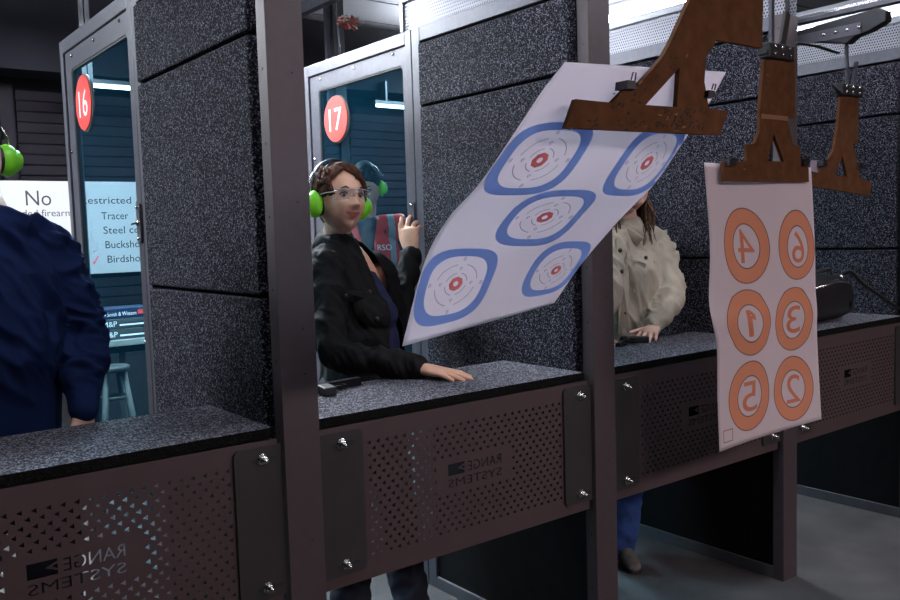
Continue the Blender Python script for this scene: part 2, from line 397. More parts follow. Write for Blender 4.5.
# ------------------------------------------------------------------ shooting benches
def panel_mesh(x, th=.003):
    """front panel: staggered triangular holes and cut-out lettering, built strip by strip"""
    mb = MB(); Y0, Y1 = .0235-th/2, .0235+th/2
    def quad(a, b, z0, z1):
        if b-a > 1e-5: mb.box((x+a, Y0, z0), (x+b, Y1, z1))
    xa, xb, H = .112, 1.160, .0179
    top = .976+H/2; bot = .976-18*H-H/2; bx0, bx1 = .526, .786
    quad(xa, xb, top, 1.037); quad(xa, xb, .586, bot)
    s = .0073
    for r in range(19):
        z = .976-H*r; z0, z1 = z-H/2, z+H/2
        logo = 6 <= r <= 11
        cur = xa
        for i in range(27):
            c = .272+.03*i+(.015 if r % 2 else 0); l, rr_ = c-.0145, c+.0145
            if c > 1.034: continue
            if logo and rr_ > bx0 and l < bx1: continue
            if logo and cur < bx0 and l > bx1: quad(cur, bx0, z0, z1); cur = bx1
            quad(cur, l, z0, z1)
            T = [(c-s, z), (c+s*.75, z-s*.9), (c+s*.75, z+s*.9)]; Q = [(l, z0), (rr_, z0), (rr_, z1), (l, z1)]
            pts = Q+T
            F = [(0, 1, 5, 4), (1, 2, 6, 5), (2, 3, 4, 6), (3, 0, 4)]
            A = [(x+p, Y0, q) for p, q in pts]; B = [(x+p, Y1, q) for p, q in pts]
            mb.add(A+B, [f for f in F]+[tuple(k+7 for k in f[::-1]) for f in F]+[(4, 5, 12, 11), (5, 6, 13, 12), (6, 4, 11, 13)])
            cur = rr_
        quad(cur, xb, z0, z1)
    zt, zb = .976-6*H+H/2, .976-11*H-H/2
    L1 = fit_text('RANGE', .624, .761, .825, .030, .012, True); L2 = fit_text('SYSTEMS', .548, .761, .786, .025, 0, True)
    flag = [(.548, .822), (.613, .822), (.613, .831), (.586, .8415), (.613, .851), (.613, .858), (.548, .858)]
    loops = L1+L2+[flag, [(.602, .8385), (.613, .8345), (.613, .847), (.602, .8435)]]
    n = 96; dz = (zt-zb)/n
    for i in range(n):
        z = zb+(i+.5)*dz; xs = []
        for lp in loops:
            for k in range(len(lp)):
                (xa_, za_), (xb_, zb_) = lp[k], lp[(k+1) % len(lp)]
                if (za_ > z) != (zb_ > z): xs.append(xa_+(z-za_)/(zb_-za_)*(xb_-xa_))
        xs = [bx0]+sorted(xs)+[bx1]
        for k in range(0, len(xs)-1, 2): quad(xs[k], xs[k+1], z-dz/2, z+dz/2)
    mb.box((x+.112, .025, .584), (x+1.160, .05, .588))
    return mb
bench_src = None
def bench(k, label):
    """bench in the lane between divider k and divider k+1"""
    global bench_src
    if bench_src:
        c = copy_tree(bench_src); c.location = (k*LS, 0, 0); c['label'] = label; return c
    x = k*LS
    t = thing('shooting_bench', label, 'bench', (x, 0, 0), 'shooting benches between the dividers')
    s = MB().box((x+.108, .033, 1.038), (x+1.168-.0135, .449, 1.065)); sm = s.build('bench_top', [slab_m, slab_shaded], t)
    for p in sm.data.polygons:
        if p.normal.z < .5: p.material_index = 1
    u = MB().box((x+.108, .06, 1.02), (x+1.154, .44, 1.038)); u.build('support_tray', black_steel, t)
    pn = panel_mesh(x)
    pn.build('front_panel', panel_steel, t)
    for a, b, cr in ((.108, .246, (1, 0, 0, 1)), (1.036, 1.166, (0, 1, 1, 0))):
        pl = MB().prism(round_rect(a, .620, b, 1.024, .018, 5, cr), (x, .0165, 0), (1, 0, 0), (0, 0, 1), .007)
        pb = pl.build('bracket_plate', plate_steel, t)
        bx = .178 if a < .5 else 1.114
        for bz in (.990, .650):
            sl = MB().prism(round_rect(bx-.03, bz-.006, bx+.042, bz+.006, .005), (x, .0125, 0), (1, 0, 0), (0, 0, 1), .0016)
            sl.build('slot', gasket, pb)
            bo = MB().cyl((x+bx, .010, bz), (x+bx, .0125, bz), .0165, 20)
            bo.tube([(x+bx, .010, bz), (x+bx, -.001, bz)], .0115, 6)
            bo.tube([(x+bx, .0, bz), (x+bx, -.012, bz)], [.0062, .0056], 12)
            bo.build('bolt', zinc, pb)
    bench_src = t
    return t
bench(-1, 'nearest shooting bench in front of the person in the navy shirt')
bench(0, 'shooting bench the woman in the black jacket rests her hand on')
bench(1, 'shooting bench in front of the person in the olive shirt')
bench(2, 'farthest shooting bench, holding the black bag')

# ------------------------------------------------------------------ back of the range: signs, counter, boxes, stool, lamps, cables
def wall_sign(x0, x1, label, lines, extra=None, name='wall_sign'):
    t = thing(name, label, 'sign', ((x0+x1)/2, 4.255, 1.35), 'white rule boards on the back wall')
    MB().box((x0, 4.245, 1.345), (x1, 4.262, 1.985), bev=.003).build('board', board_w, t)
    q = MB()
    for txt, x, z, h, bold, wd in lines:
        write(q, txt, (x, 4.2448, z), (1, 0, 0), (0, 0, 1), h, .0008, 0, bold, width=wd)
    q.build('lettering', ink, t)
    if extra: extra(t)
wall_sign(-.62, .60, 'white board with large No, beside the head of the person in navy',
          [('No', .293, 1.822, .145, .030, .158), ('Loaded firearms', .168, 1.748, .068, .003, .44)])
def chk(t):
    c = MB().prism([(.692, 1.425), (.704, 1.41), (.735, 1.468), (.730, 1.472), (.703, 1.428), (.697, 1.432)], (0, 4.243, 0), (1, 0, 0), (0, 0, 1), .002)
    c.build('red_tick', red_m, t)
    c = MB()
    for z in (1.70, 1.60): c.tube([(.705, 4.243, z-.03), (.695, 4.243, z), (.70, 4.243, z+.04)], .0025, 6)
    c.tube([(.70, 4.243, 1.50), (.735, 4.243, 1.51), (.733, 4.243, 1.56)], .004, 6)
    c.build('small_drawing', ink_g, t)
wall_sign(.63, 1.2, 'white board listing Tracer, Steel core, Buckshot, Birdshot, seen through glass',
          [('Restricted Ammo:', .638, 1.832, .070, .006, .62), ('Tracer', .770, 1.722, .074, .007, .185), ('Steel core', .778, 1.622, .074, .007, .32),
           ('Buckshot', .786, 1.520, .074, .007, .265), ('Birdshot', .794, 1.418, .074, .007, .255)], chk)

t = thing('display_cabinet', 'dark cabinet with pale top carrying the stacked firearm boxes', 'cabinet', (.6, 3.4, 0))
MB().box((-.3, 3.36, .925), (1.0, 3.9, .962), bev=.004).build('counter_top', mat('counter_top', (.22, .24, .235), .5), t)
cb = MB().box((-.28, 3.39, 0), (.98, 3.88, .925))
cb.build('body', wall_dark, t)
MB().box((-.26, 3.383, .06), (.58, 3.39, .88), bev=.002).build('door', black_steel, t); MB().box((.62, 3.383, .06), (.96, 3.39, .88), bev=.002).build('door', black_steel, t)
boxn = mat('box_navy', (.008, .02, .06), .4); boxg = mat('box_grey', (.04, .05, .055), .5)
for i, (m_, txt, lab) in enumerate(((boxg, 'M&P', 'grey handgun box, lowest of the stack on the counter'), (boxg, 'M&P', 'grey handgun box in the middle of the counter stack'),
                                   (boxn, 'Smith & Wesson', 'dark navy handgun box with white writing, top of the stack'))):
    z = .9625+i*.0645
    t = thing('handgun_box', lab, 'box', (.62, 3.45, z), 'boxes stacked on the cabinet')
    MB().box((.44, 3.40, z), (.80, 3.62, z+.063), bev=.003).build('carton', m_, t)
    MB().box((.436, 3.396, z+.036), (.804, 3.624, z+.0625), bev=.003).build('lid', m_, t)
    q = MB(); write(q, txt, (.53 if i == 2 else .50, 3.3958, z+.018), (1, 0, 0), (0, 0, 1), .036 if i == 2 else .046, .0008, 0, .001, width=.175 if i == 2 else None)
    if i == 2:
        q.prism(circle(.508, z+.033, .014, 16), (0, 3.3955, 0), (1, 0, 0), (0, 0, 1), .001)
        q.prism([(.715, z+.022), (.76, z+.022), (.76, z+.05), (.715, z+.05)], (0, 3.3955, 0), (1, 0, 0), (0, 0, 1), .001, 1)
    else: q.prism([(.60, z+.02), (.75, z+.02), (.75, z+.03), (.60, z+.03)], (0, 3.3955, 0), (1, 0, 0), (0, 0, 1), .001)
    q.build('lettering', [white_m, red_m], t)
t = thing('bar_stool', 'pale wooden stool behind the glass beside the navy sleeve', 'stool', (.40, 2.9, 0))
wood = mat('stool_paint', (.025, .03, .029), .6, var=.15)
MB().tube([(.40, 2.9, .845), (.40, 2.9, .85), (.40, 2.9, .872), (.40, 2.9, .877)], [.085, .093, .093, .085], 28).build('seat', wood, t)
for a in (45, 135, 225, 315):
    dx, dy = math.cos(math.radians(a)), math.sin(math.radians(a))
    MB().tube([(.40+dx*.065, 2.9+dy*.065, .85), (.40+dx*.20, 2.9+dy*.20, 0)], .017, 10).build('leg', wood, t)
for z, r in ((.70, .089), (.40, .136)):
    for a in (45, 135, 225, 315):
        a0, a1 = math.radians(a), math.radians(a+90)
        MB().tube([(.40+math.cos(a0)*r, 2.9+math.sin(a0)*r, z), (.40+math.cos(a1)*r, 2.9+math.sin(a1)*r, z)], .011, 8).build('rung', wood, t)
for x0, x1, z, lab in ((.50, 1.45, 2.578, 'white tube lamp seen through the glass beside the 16 sign'), (2.84, 3.9, 2.592, 'white tube lamp seen through the glass beside the 17 sign')):
    t = thing('tube_lamp', lab, 'lamp', ((x0+x1)/2, 3.9, z), 'tube lamps hung before the bulkhead')
    MB().cyl((x0, 3.86, z), (x1, 3.86, z), .014, 12).build('tube', tube_far, t)
    MB().box((x0-.02, 3.845, z+.016), (x1+.02, 3.885, z+.04)).build('housing', black_steel, t)
    for x in (x0+.1, x1-.1): MB().box((x-.008, 3.86, z+.04), (x+.008, 3.9495, z+.2)).build('bracket', black_steel, t)
def fill_lamp(x, y, w, l, s, col, lab, grp):  # fill lamps added out of view to light the walkway and lanes
    t = thing('fill_lamp', lab, 'lamp', (x, y, ZC-.03), grp)
    z = ZC-.04 if y < 0 else ZC-.36
    MB().box((x-w/2-.02, y-l/2-.02, z), (x+w/2+.02, y+l/2+.02, z+.034)).build('housing', alu, t)
    MB().box((x-w/2, y-l/2, z-.008), (x+w/2, y+l/2, z-.0005)).build('diffuser', emit('diffuser', col, s), t)
    if y > 0:
        MB().box((x-w/2, y-l/2, z+.0345), (x+w/2, y+l/2, z+.042)).build('diffuser', emit('diffuser', col, s*.5), t)  # upward glow added to lighten the ceiling
        for dy in (-.4, .4): MB().cyl((x, y+dy, z+.042), (x, y+dy, ZC), .005, 8).build('suspension_rod', zinc, t)
fill_lamp(.62, 2.55, .6, 1.0, 100, (.86, .93, 1), 'added fill lamp above the walkway behind the booths', 'added walkway fill lamps')  # general fill added over the walkway, kept out of view
fill_lamp(3.4, 3.1, .6, 1.0, 100, (.86, .93, 1), 'added fill lamp above the walkway near the far booths', 'added walkway fill lamps')
fill_lamp(-1.6, 2.4, .6, 1.0, 100, (.86, .93, 1), 'added fill lamp above the walkway near the nearest booth', 'added walkway fill lamps')
fill_lamp(3.4, -4.8, 1.2, 1.2, 40, (1, .84, .86), 'added pinkish fill lamp over the shooting lanes', 'added lane fill lamps')  # pinkish fill added behind the camera for everything facing downrange
fill_lamp(1.2, -5.2, 1.2, 1.2, 40, (1, .84, .86), 'added pinkish fill lamp farther along the shooting lanes', 'added lane fill lamps')

def lane_lamp(k, lab):
    x = k*LS+.64; z = 2.85
    t = thing('lane_lamp', lab, 'lamp', (x, -.22, z), 'lamps hung over the benches')
    MB().box((x-.36, -.35, z), (x+.36, -.09, z+.05), bev=.006).build('housing', alu, t)
    MB().box((x-.34, -.33, z-.008), (x+.34, -.11, z-.0005)).build('diffuser', emit('diffuser', (.86, .91, 1), 23), t)
    for dx in (-.25, .25): MB().cyl((x+dx, -.22, z+.05), (x+dx, -.22, ZC), .006, 8).build('suspension_rod', zinc, t)
lane_lamp(-1, 'lamp hung over the nearest bench'); lane_lamp(0, 'lamp hung over the bench with the woman')
lane_lamp(1, 'lamp hung over the bench of the person in olive'); lane_lamp(2, 'lamp hung over the farthest bench')
def hanging(name, label, cat, mb, m): return tag(mb.build(name, m), label, cat)
b = MB(); a0 = P(335.5, 60, Y=3.3); b.box((a0.x-.03, 3.26, 2.3), (a0.x+.055, 3.34, ZC-.01)); b.box((a0.x-.062, 3.30, 2.3), (a0.x-.032, 3.335, ZC-.01), 1)
t = hanging('ceiling_post', 'black and grey steel upright above the window of the 17 divider', 'post', b, [black_steel, steel])
b = MB()
cable_pts = [V((P(336, -25, Y=3.1).x, 3.1, ZC-.002)), P(336, -25, Y=3.1), P(336, 12, Y=3.1), P(337, 20, Y=3.1), P(339, 40, Y=3.1), P(340, 62, Y=3.1)]
b.tube(cable_pts, .006, 8); hanging('hanging_cable', 'thin grey cable hanging beside the black upright', 'cable', b, steel)
b = MB(); rr = random.Random(2); cc = P(347, 23, Y=3.05)
for i in range(9):
    pts = []
    for j in range(9):
        pts.append(cc+V((rr.uniform(-.075, .085), rr.uniform(-.03, .03), rr.uniform(-.03, .045)+(.01 if j % 2 else -.01))))
    b.tube(pts, .0055, 6, i % 3)
hanging('wire_bundle', 'tangle of red and pale wires on the hanging cable', 'wires', b,
        [mat('wire_red', (.45, .06, .04), .5), mat('wire_pale', (.65, .5, .45), .5), mat('wire_brown', (.22, .06, .04), .5)])
t = thing('junction_clip', 'small pale bracket beside the red wires under the ceiling', 'bracket', cc)
b = MB().box(cc+V((.085, -.02, .005)), cc+V((.13, .02, .028)), bev=.004); b.build('body', alu, t)
for i, px in enumerate((81, 87)):
    a0 = P(px, 25, Y=3.6); b = MB().box((a0.x-.014, 3.59, 2.4), (a0.x+.014, 3.61, ZC-.01))
    tag(b.build('hanging_strap', black_steel), ('left' if i == 0 else 'right')+' one of two dark straps above the nearest window', 'strap', 'dark straps above the nearest window')
# steel beam over the booth line
b = MB(); p0 = P(306, 9, X=1.9); p1 = P(327, -6, X=1.9)
b.box((1.87, .3, p0.z-.03), (1.93, 3.94, p0.z+.03)); 
hanging('roof_beam', 'grey steel beam running back under the ceiling at the top edge', 'beam', b, steel)

# ------------------------------------------------------------------ target hangers, carriers and rails
def hanger(name_label, Y, outline, hole, clamp, rods, lever=None, scars=(), seam=None, clips=()):
    A = [P(x, y, Y=Y) for x, y in outline]; c = sum(A, V((0, 0, 0)))/len(A)
    t = thing('target_hanger', name_label, 'target hanger', (c.x, Y, max(p.z for p in A)), 'target hangers in front of the booths')
    pl = MB().prism([(p.x, p.z) for p in A], (0, Y+.006, 0), (1, 0, 0), (0, 0, 1), .012, 0, holes=[[(P(x, y, Y=Y).x, P(x, y, Y=Y).z) for x, y in hole]])
    if seam:
        s = pl; a, b2 = P(*seam[0], Y=Y), P(*seam[1], Y=Y)
        s.box((a.x, Y-.004, a.z-.0015), (b2.x, Y-.0005, b2.z+.0015), 2)
    sc = pl; rr = random.Random(len(outline)+int(abs(Y)*100))
    for (x0, y0, x1, y1, n) in scars:
        for i in range(n):
            q = P(rr.uniform(x0, x1), rr.uniform(y0, y1), Y=Y-.0005); r = rr.uniform(.0016, .0040); an = rr.uniform(-.3, .9)
            ca, sa = math.cos(an), math.sin(an); e = rr.uniform(1, 2.6)
            sc.prism([(q.x+ca*a*r*e-sa*b*r*.6, q.z+sa*a*r*e+ca*b*r*.6) for a, b in circle(0, 0, 1, 7)], (0, Y-.0006, 0), (1, 0, 0), (0, 0, 1), .001, 2 if rr.random() < .12 else 1)
    pl.build('board', [holder_m, scar_m, tear_m], t)
    x0, y0, x1, y1 = clamp; a, b2 = P(x0, y0, Y=Y), P(x1, y1, Y=Y)
    cl = MB().box((a.x, Y-.014, a.z), (b2.x, Y+.026, b2.z), bev=.004)
    for i in range(3):
        for zz in (.28, .72): cl.cyl((a.x+(b2.x-a.x)*(.2+.3*i), Y-.019, a.z+(b2.z-a.z)*zz), (a.x+(b2.x-a.x)*(.2+.3*i), Y-.012, a.z+(b2.z-a.z)*zz), .006, 8, 1)
    cl.box((a.x-.006, Y-.008, b2.z+(a.z-b2.z)*.25), (b2.x+.006, Y+.03, b2.z+(a.z-b2.z)*.5))
    cl.build('clamp', [black_steel, zinc], t)
    for (p0, p1, w) in rods:
        q0, q1 = P(*p0, Y=Y+.006), P(*p1, Y=Y+.006)
        d = (q1-q0).normalized(); s = d.cross(V((0, 1, 0)))*w
        r = MB(); vs = [q+k*s+V((0, y, 0)) for q in (q0, q1) for k, y in ((-1, -.006), (1, -.006), (1, .006), (-1, .006))]
        r.add(vs, [(0, 1, 2, 3), (7, 6, 5, 4), (0, 4, 5, 1), (1, 5, 6, 2), (2, 6, 7, 3), (3, 7, 4, 0)]); r.build('rod', steel if w < .012 else plate_steel, t)
    if lever:
        MB().tube([P(*q, Y=Y-.01) for q in lever], .006, 8).build('lever', black_steel, t)
    for (x, y, s) in clips:
        q = P(x, y, Y=Y); g = MB()
        g.prism([(q.x-.025*s, q.z-.012*s), (q.x+.025*s, q.z-.012*s), (q.x+.02*s, q.z+.016*s), (q.x-.02*s, q.z+.016*s)], (0, Y+.006, 0), (1, 0, 0), (0, 0, 1), .034)
        k = g.build('binder_clip', black_steel, t)
        w = MB()
        for yy in (-.014, .026): w.tube([q+V((-.010*s, yy, .010)), q+V((-.008*s, yy*1.3, .04*s)), q+V((.008*s, yy*1.3, .04*s)), q+V((.010*s, yy, .010))], .0016, 6)
        w.build('clip_wire', black_steel, k)
    return t
Y1, Y2, Y3 = -.79, -.37, -.14
hanger('largest brown target hanger, nearest, holding the blue-ringed paper', Y1,
       [(566, 128), (720, 135), (728.5, 111), (709, 108.5), (704.5, 82), (706, 58), (717, 40), (762, 48), (764, -28), (699, -28), (690, 0), (670, 44), (662, 58), (652.7, 69), (637, 86), (626, 88), (612, 102.7), (576, 99)],
       [(679.5, 67.7), (677, 107), (645.7, 105)], (707, -52, 757, -26), (((715, -50), (715, -120), .008), ((748, -50), (748, -105), .010)),
       scars=((612, 80, 650, 130, 22), (655, 108, 706, 128, 60), (570, 118, 700, 131, 26), (640, 50, 700, 76, 10)),
       clips=((628, 86, .62), (708, 95, .55)))
hanger('mid-sized brown target hanger holding the paper of orange numbers', Y2,
       [(764, 60), (795, 60), (795, 118), (787, 118), (793, 144), (800, 146), (801, 161), (808.5, 162), (809, 182), (724, 181), (724, 162), (747, 161), (747, 145), (755, 143), (760, 131), (760, 112)],
       [(774, 134), (784, 161.7), (767.5, 161)], (766, 42, 791, 62), (((771.5, 44), (771.5, -40), .0085), ((782, 44), (787, 13), .014)),
       scars=((728, 164, 800, 179, 8), (762, 60, 790, 110, 4)), seam=((761, 118), (787, 117)), clips=((730, 163, .8), (804, 163, .8)))
hanger('smallest brown target hanger at the right, holding no paper', Y3,
       [(841, 92), (859, 92), (858, 143), (853, 144), (859, 167), (860, 178), (872, 182), (870, 196), (812, 186), (812, 172), (821, 173), (822, 166), (827, 162), (834, 150), (838, 126)],
       [(842.5, 156), (847.5, 177), (835, 175)], (839, 83, 860, 98), (((847, 85), (846.5, 38), .0065), ((853, 86), (856.5, 62), .009)),
       lever=[(831, 83), (837, 90), (843, 96)], scars=((815, 176, 868, 190, 4),), clips=((823, 164, .8), (859, 166, .8)))
# torn scrap of paper left under a clip
q = [P(*p, Y=Y3+.016) for p in ((811, 160), (822, 161), (820, 173), (810, 171))]
b = MB().prism([(p.x, p.z) for p in q], (0, Y3+.016, 0), (1, 0, 0), (0, 0, 1), .0008)
tag(b.build('paper_scrap', mat('scrap_paper', (.30, .26, .34), .8)), 'torn purplish scrap of paper clipped to the smallest hanger', 'paper scrap')
def carrier(X, Y, ytop, lab, poly):
    t = thing('target_carrier', lab, 'target carrier', (X, Y, ytop), 'target carriers on the rails')
    MB().prism(poly, (X, 0, 0), (0, 1, 0), (0, 0, 1), .05).build('body', black_steel, t, .004)
    y0 = min(p[0] for p in poly); z0 = max(p[1] for p in poly)
    MB().box((X-.029, y0+.1, z0-.09), (X-.025, max(p[0] for p in poly)-.05, z0-.045)).build('side_plate', steel, t)
    bl = MB()
    for i in range(4): bl.cyl((X-.034, Y-.08+.05*i, ytop+.03), (X-.024, Y-.08+.05*i, ytop+.03), .007, 8)
    bl.build('bolt', zinc, t)
def rail(X, y1, z, lab):
    t = thing('carrier_rail', lab, 'rail', (X, y1, z), 'carrier rails over the lanes')
    MB().box((X-.02, -8.9, z), (X+.02, y1, z+.022)).build('track', steel, t, .003)
    MB().box((X-.012, -8.9, z+.022), (X+.012, y1-.05, z+.034)).build('slide', zinc, t)
    for y in [y1-.12-1.6*i for i in range(5)]:
        MB().box((X-.012, y-.02, z+.034), (X+.012, y+.02, ZC-.002)).build('drop_bracket', black_steel, t)
pz = [P(*p, X=2.56) for p in ((782, 36.5), (865, 13), (880, 8), (889, 11), (889, 21), (873, 31), (858, 37), (850, 44), (797, 42), (782, 46))]
carrier(2.56, Y3, 2.31, 'black target carrier with bolts at the top right, carrying the smallest hanger', [(p.y, p.z) for p in pz])
r0 = P(820, 18, X=2.56); rail(2.56, .22, r0.z-.01, 'steel rail at the top right above the smallest hanger')
sh = [(-.35, 2.46), (-.2, 2.46), (-.12, 2.42), (-.35, 2.40)]
zc2 = 2.50
carrier(1.635, Y2, zc2, 'black target carrier above the mid-sized hanger', [(-.62, zc2+.09), (-.22, zc2+.09), (-.22, zc2+.01), (-.52, zc2-.01)])
rail(1.635, -.2, zc2+.0905, 'steel rail above the mid-sized hanger')
carrier(.60, Y1, 2.50, 'black target carrier above the largest hanger', [(-1.0, 2.60), (-.6, 2.60), (-.6, 2.50), (-.92, 2.45)])
rail(.60, -.6, 2.6005, 'steel rail above the largest hanger')
b = MB().tube([P(797, 43, Y=-.1), P(816, 46, Y=-.12), P(838, 53, Y=-.14)], [(.004, .012)]*3, 8)
tag(b.build('guide_blade', black_steel), 'thin black blade hanging under the carrier at the top right', 'blade')

# ------------------------------------------------------------------ paper targets
def catmull(ps, t):
    n = len(ps)-1; x = min(max(t, 0), 1)*n; i = min(int(x), n-1); f = x-i
    a, b, c, d = ps[max(i-1, 0)], ps[i], ps[i+1], ps[min(i+2, n)]
    if i == 0: a = b*2-c
    if i+2 > n: d = c*2-b
    return (b*2+(c-a)*f+(a*2-b*5+c*4-d)*f*f+(b*3-a-c*3+d)*f**3)*.5
class Sheet:
    """paper surface through rows of measured points; rows = (v, [points across])"""
    def __init__(s, rows, ukn): s.vs = [r[0] for r in rows]; s.rows = [r[1] for r in rows]; s.u = ukn
    def par(s, kn, v):
        v = min(max(v, kn[0]), kn[-1])
        for i in range(len(kn)-1):
            if v <= kn[i+1]: return (i+(v-kn[i])/(kn[i+1]-kn[i]))/(len(kn)-1)
        return 1
    def pos(s, u, v):
        tu = s.par(s.u, u); tv = s.par(s.vs, v)
        return catmull([catmull(r, tu) for r in s.rows], tv)
    def nrm(s, u, v):
        e = .004
        a = s.pos(min(u+e, 1), v)-s.pos(max(u-e, 0), v); b = s.pos(u, min(v+e, 1))-s.pos(u, max(v-e, 0))
        n = a.cross(b).normalized()
        return n if n.dot(CAM-s.pos(u, v)) > 0 else -n
def refine(vs, fs, mx):
    vs = list(vs); out = []; st = []
    for f in fs:
        for i in range(1, len(f)-1): st.append((f[0], f[i], f[i+1]))
    mid = {}
    while st:
        a, b, c = st.pop(); L = [(math.dist(vs[a], vs[b]), a, b, c), (math.dist(vs[b], vs[c]), b, c, a), (math.dist(vs[c], vs[a]), c, a, b)]
        l, p, q, r = max(L)
        if l <= mx: out.append((a, b, c)); continue
        k = (min(p, q), max(p, q))
        if k not in mid: vs.append(((vs[p][0]+vs[q][0])/2, (vs[p][1]+vs[q][1])/2)); mid[k] = len(vs)-1
        m = mid[k]; st += [(p, m, r), (m, q, r)]
    return vs, out
def sheet_obj(sh, nu=36, nv=56):
    mb = MB(); vs = []; fs = []
    for sgn in (1, -1):
        for j in range(nv+1):
            for i in range(nu+1):
                u, v = i/nu, j/nv; vs.append(sh.pos(u, v)+sh.nrm(u, v)*(.00025*sgn))
    n = (nu+1)*(nv+1)
    for j in range(nv):
        for i in range(nu):
            a = j*(nu+1)+i; q = [a, a+1, a+nu+2, a+nu+1]; fs.append(q); fs.append([x+n for x in q[::-1]])
    ring = [i for i in range(nu+1)]+[j*(nu+1)+nu for j in range(1, nv+1)]+[nv*(nu+1)+i for i in range(nu-1, -1, -1)]+[j*(nu+1) for j in range(nv-1, 0, -1)]
    for i in range(len(ring)): a, b = ring[i], ring[(i+1) % len(ring)]; fs.append([b, a, a+n, b+n])
    return mb.add(vs, fs, 0, True)
def ink_on(sh, mb, loops, mi, off, mx=.03):
    vs, fs = fill2d(loops); vs, fs = refine(vs, fs, mx)
    ok = [f for f in fs if all(-.001 <= vs[i][0] <= 1.001 and 0 <= vs[i][1] <= 1 for i in f)]
    for s in (1,):
        pts = [sh.pos(min(max(x, 0), 1), min(max(y, 0), 1))+sh.nrm(min(max(x, .01), .99), min(max(y, .01), .99))*(off*s) for x, y in vs]
        mb.add(pts, [list(f)[::s] for f in ok], mi, True)

# blue-ringed target, blown towards the shooter
L = [((565, 62), 1.735), ((543, 90), 1.71), ((521, 123), 1.70), ((480, 183), 1.74), ((448, 219), 1.80), ((424, 264), 1.87), ((402, 346.5), 1.95)]
Rr = [((726, 72), 2.00), ((712, 98), 2.03), ((693, 127), 2.06), ((655, 183), 2.12), ((622, 217), 2.18), ((583, 262), 2.26), ((554, 303), 2.35)]
rows = []
for i, ((l, dl), (r, dr)) in enumerate(zip(L, Rr)):
    a, b2 = P(*l, d=dl), P(*r, d=dr)
    if i == 0: a.y = b2.y = Y1+.02; a = P(*l, Y=Y1+.02); b2 = P(*r, Y=Y1+.02)
    m1 = a.lerp(b2, .36)-fw*.012*min(i, 3)/3; m2 = a.lerp(b2, .74)-fw*.016*min(i, 3)/3
    rows.append((i/6, [a, m1, m2, b2]))
arc = [0]
for i in range(6): arc.append(arc[-1]+(rows[i+1][1][0]-rows[i][1][0]).length+(rows[i+1][1][3]-rows[i][1][3]).length)
rows = [(arc[i]/arc[-1], r[1]) for i, r in enumerate(rows)]
S1 = Sheet(rows, [0, .345, .70, 1])
t = thing('paper_target', 'white paper target with five blue rings, blown aslant from the largest hanger', 'paper target', P(645, 67, Y=Y1+.02), 'paper targets')
SP = sheet_obj(S1)
def superell(cx, cy, ru, rv, n=48, e=.62):
    o = []
    for i in range(n):
        a = 2*PI*i/n; c, s = math.cos(a), math.sin(a)
        o.append((cx+ru*math.copysign(abs(c)**e, c), cy+rv*math.copysign(abs(s)**e, s)))
    return o
ib = ir = it = SP
for (cu, cv) in ((.205, .335), (.81, .342), (.475, .568), (.205, .832), (.80, .80)):
    ru, rv = .200, .127
    ink_on(S1, ib, [superell(cu, cv, ru, rv, 60, .62), superell(cu, cv, ru*.77, rv*.77, 60, .68)], 1, .0006)
    for k in (.56, .30):
        for ga in range(4):
            a0 = ga*PI/2+.22; pts = [(a0+(PI/2-.44)*i/12) for i in range(13)]
            o = [(cu+ru*k*math.cos(a), cv+rv*k*math.sin(a)) for a in pts]+[(cu+ru*(k-.022)*math.cos(a), cv+rv*(k-.022)*math.sin(a)) for a in pts[::-1]]
            ink_on(S1, it, [o], 3, .0006)
    ink_on(S1, ir, [circle(cu, cv, ru*.19, 8, rv*.19), circle(cu, cv, ru*.07, 8, rv*.07)], 2, .0006)
    for (dx, dy), ch in zip(((.42, 0), (-.42, 0), (0, .42), (0, -.42), (.70, 0), (-.70, 0), (0, .70), (0, -.70)), '99998888'):
        x, y = cu+ru*dx, cv+rv*dy
        tl = fit_text(ch, x-.008, x+.008, y-.0065, .013, 0, True, 2)
        ink_on(S1, it, [[(a, 2*y-b) for a, b in l] for l in tl], 3, .0006)
SP.build('paper', [paper_a, blue_ink, pink_ink, thin_ink], t)

# orange-number target, print facing the shooter and showing through reversed
Lp = [((704, 162.5), .0), ((707, 200), .0), ((710, 250), .0), ((709, 300), .0), ((713, 325), -.02), ((717, 350), -.01), ((717.5, 400), .0), ((719.5, 452), .0)]
Rp = [((811, 167.5), .0), ((813, 205), .0), ((815, 252), .0), ((815.5, 287), .0), ((817, 309), -.012), ((817, 334), -.006), ((819, 376), .0), ((821.5, 419), .0)]
rows = []
for i, ((l, dl), (r, dr)) in enumerate(zip(Lp, Rp)):
    a, b2 = P(*l, Y=Y2+.018+dl+.05*(i/7)), P(*r, Y=Y2+.018+dr+.05*(i/7))
    m1 = a.lerp(b2, .33)+V((0, .012*math.sin(i*.9+1), 0)); m2 = a.lerp(b2, .67)+V((0, -.012*math.sin(i*.8), 0))
    rows.append((i/7, [a, m1, m2, b2]))
arc = [0]
for i in range(7): arc.append(arc[-1]+(rows[i+1][1][0]-rows[i][1][0]).length)
rows = [(arc[i]/arc[-1], r[1]) for i, r in enumerate(rows)]
S2 = Sheet(rows, [0, .33, .67, 1])
t = thing('paper_target', 'long creased paper target with six orange circled numbers, hanging straight', 'paper target', P(757, 165, Y=Y2+.018), 'paper targets')
io = il = ig = SP = sheet_obj(S2)
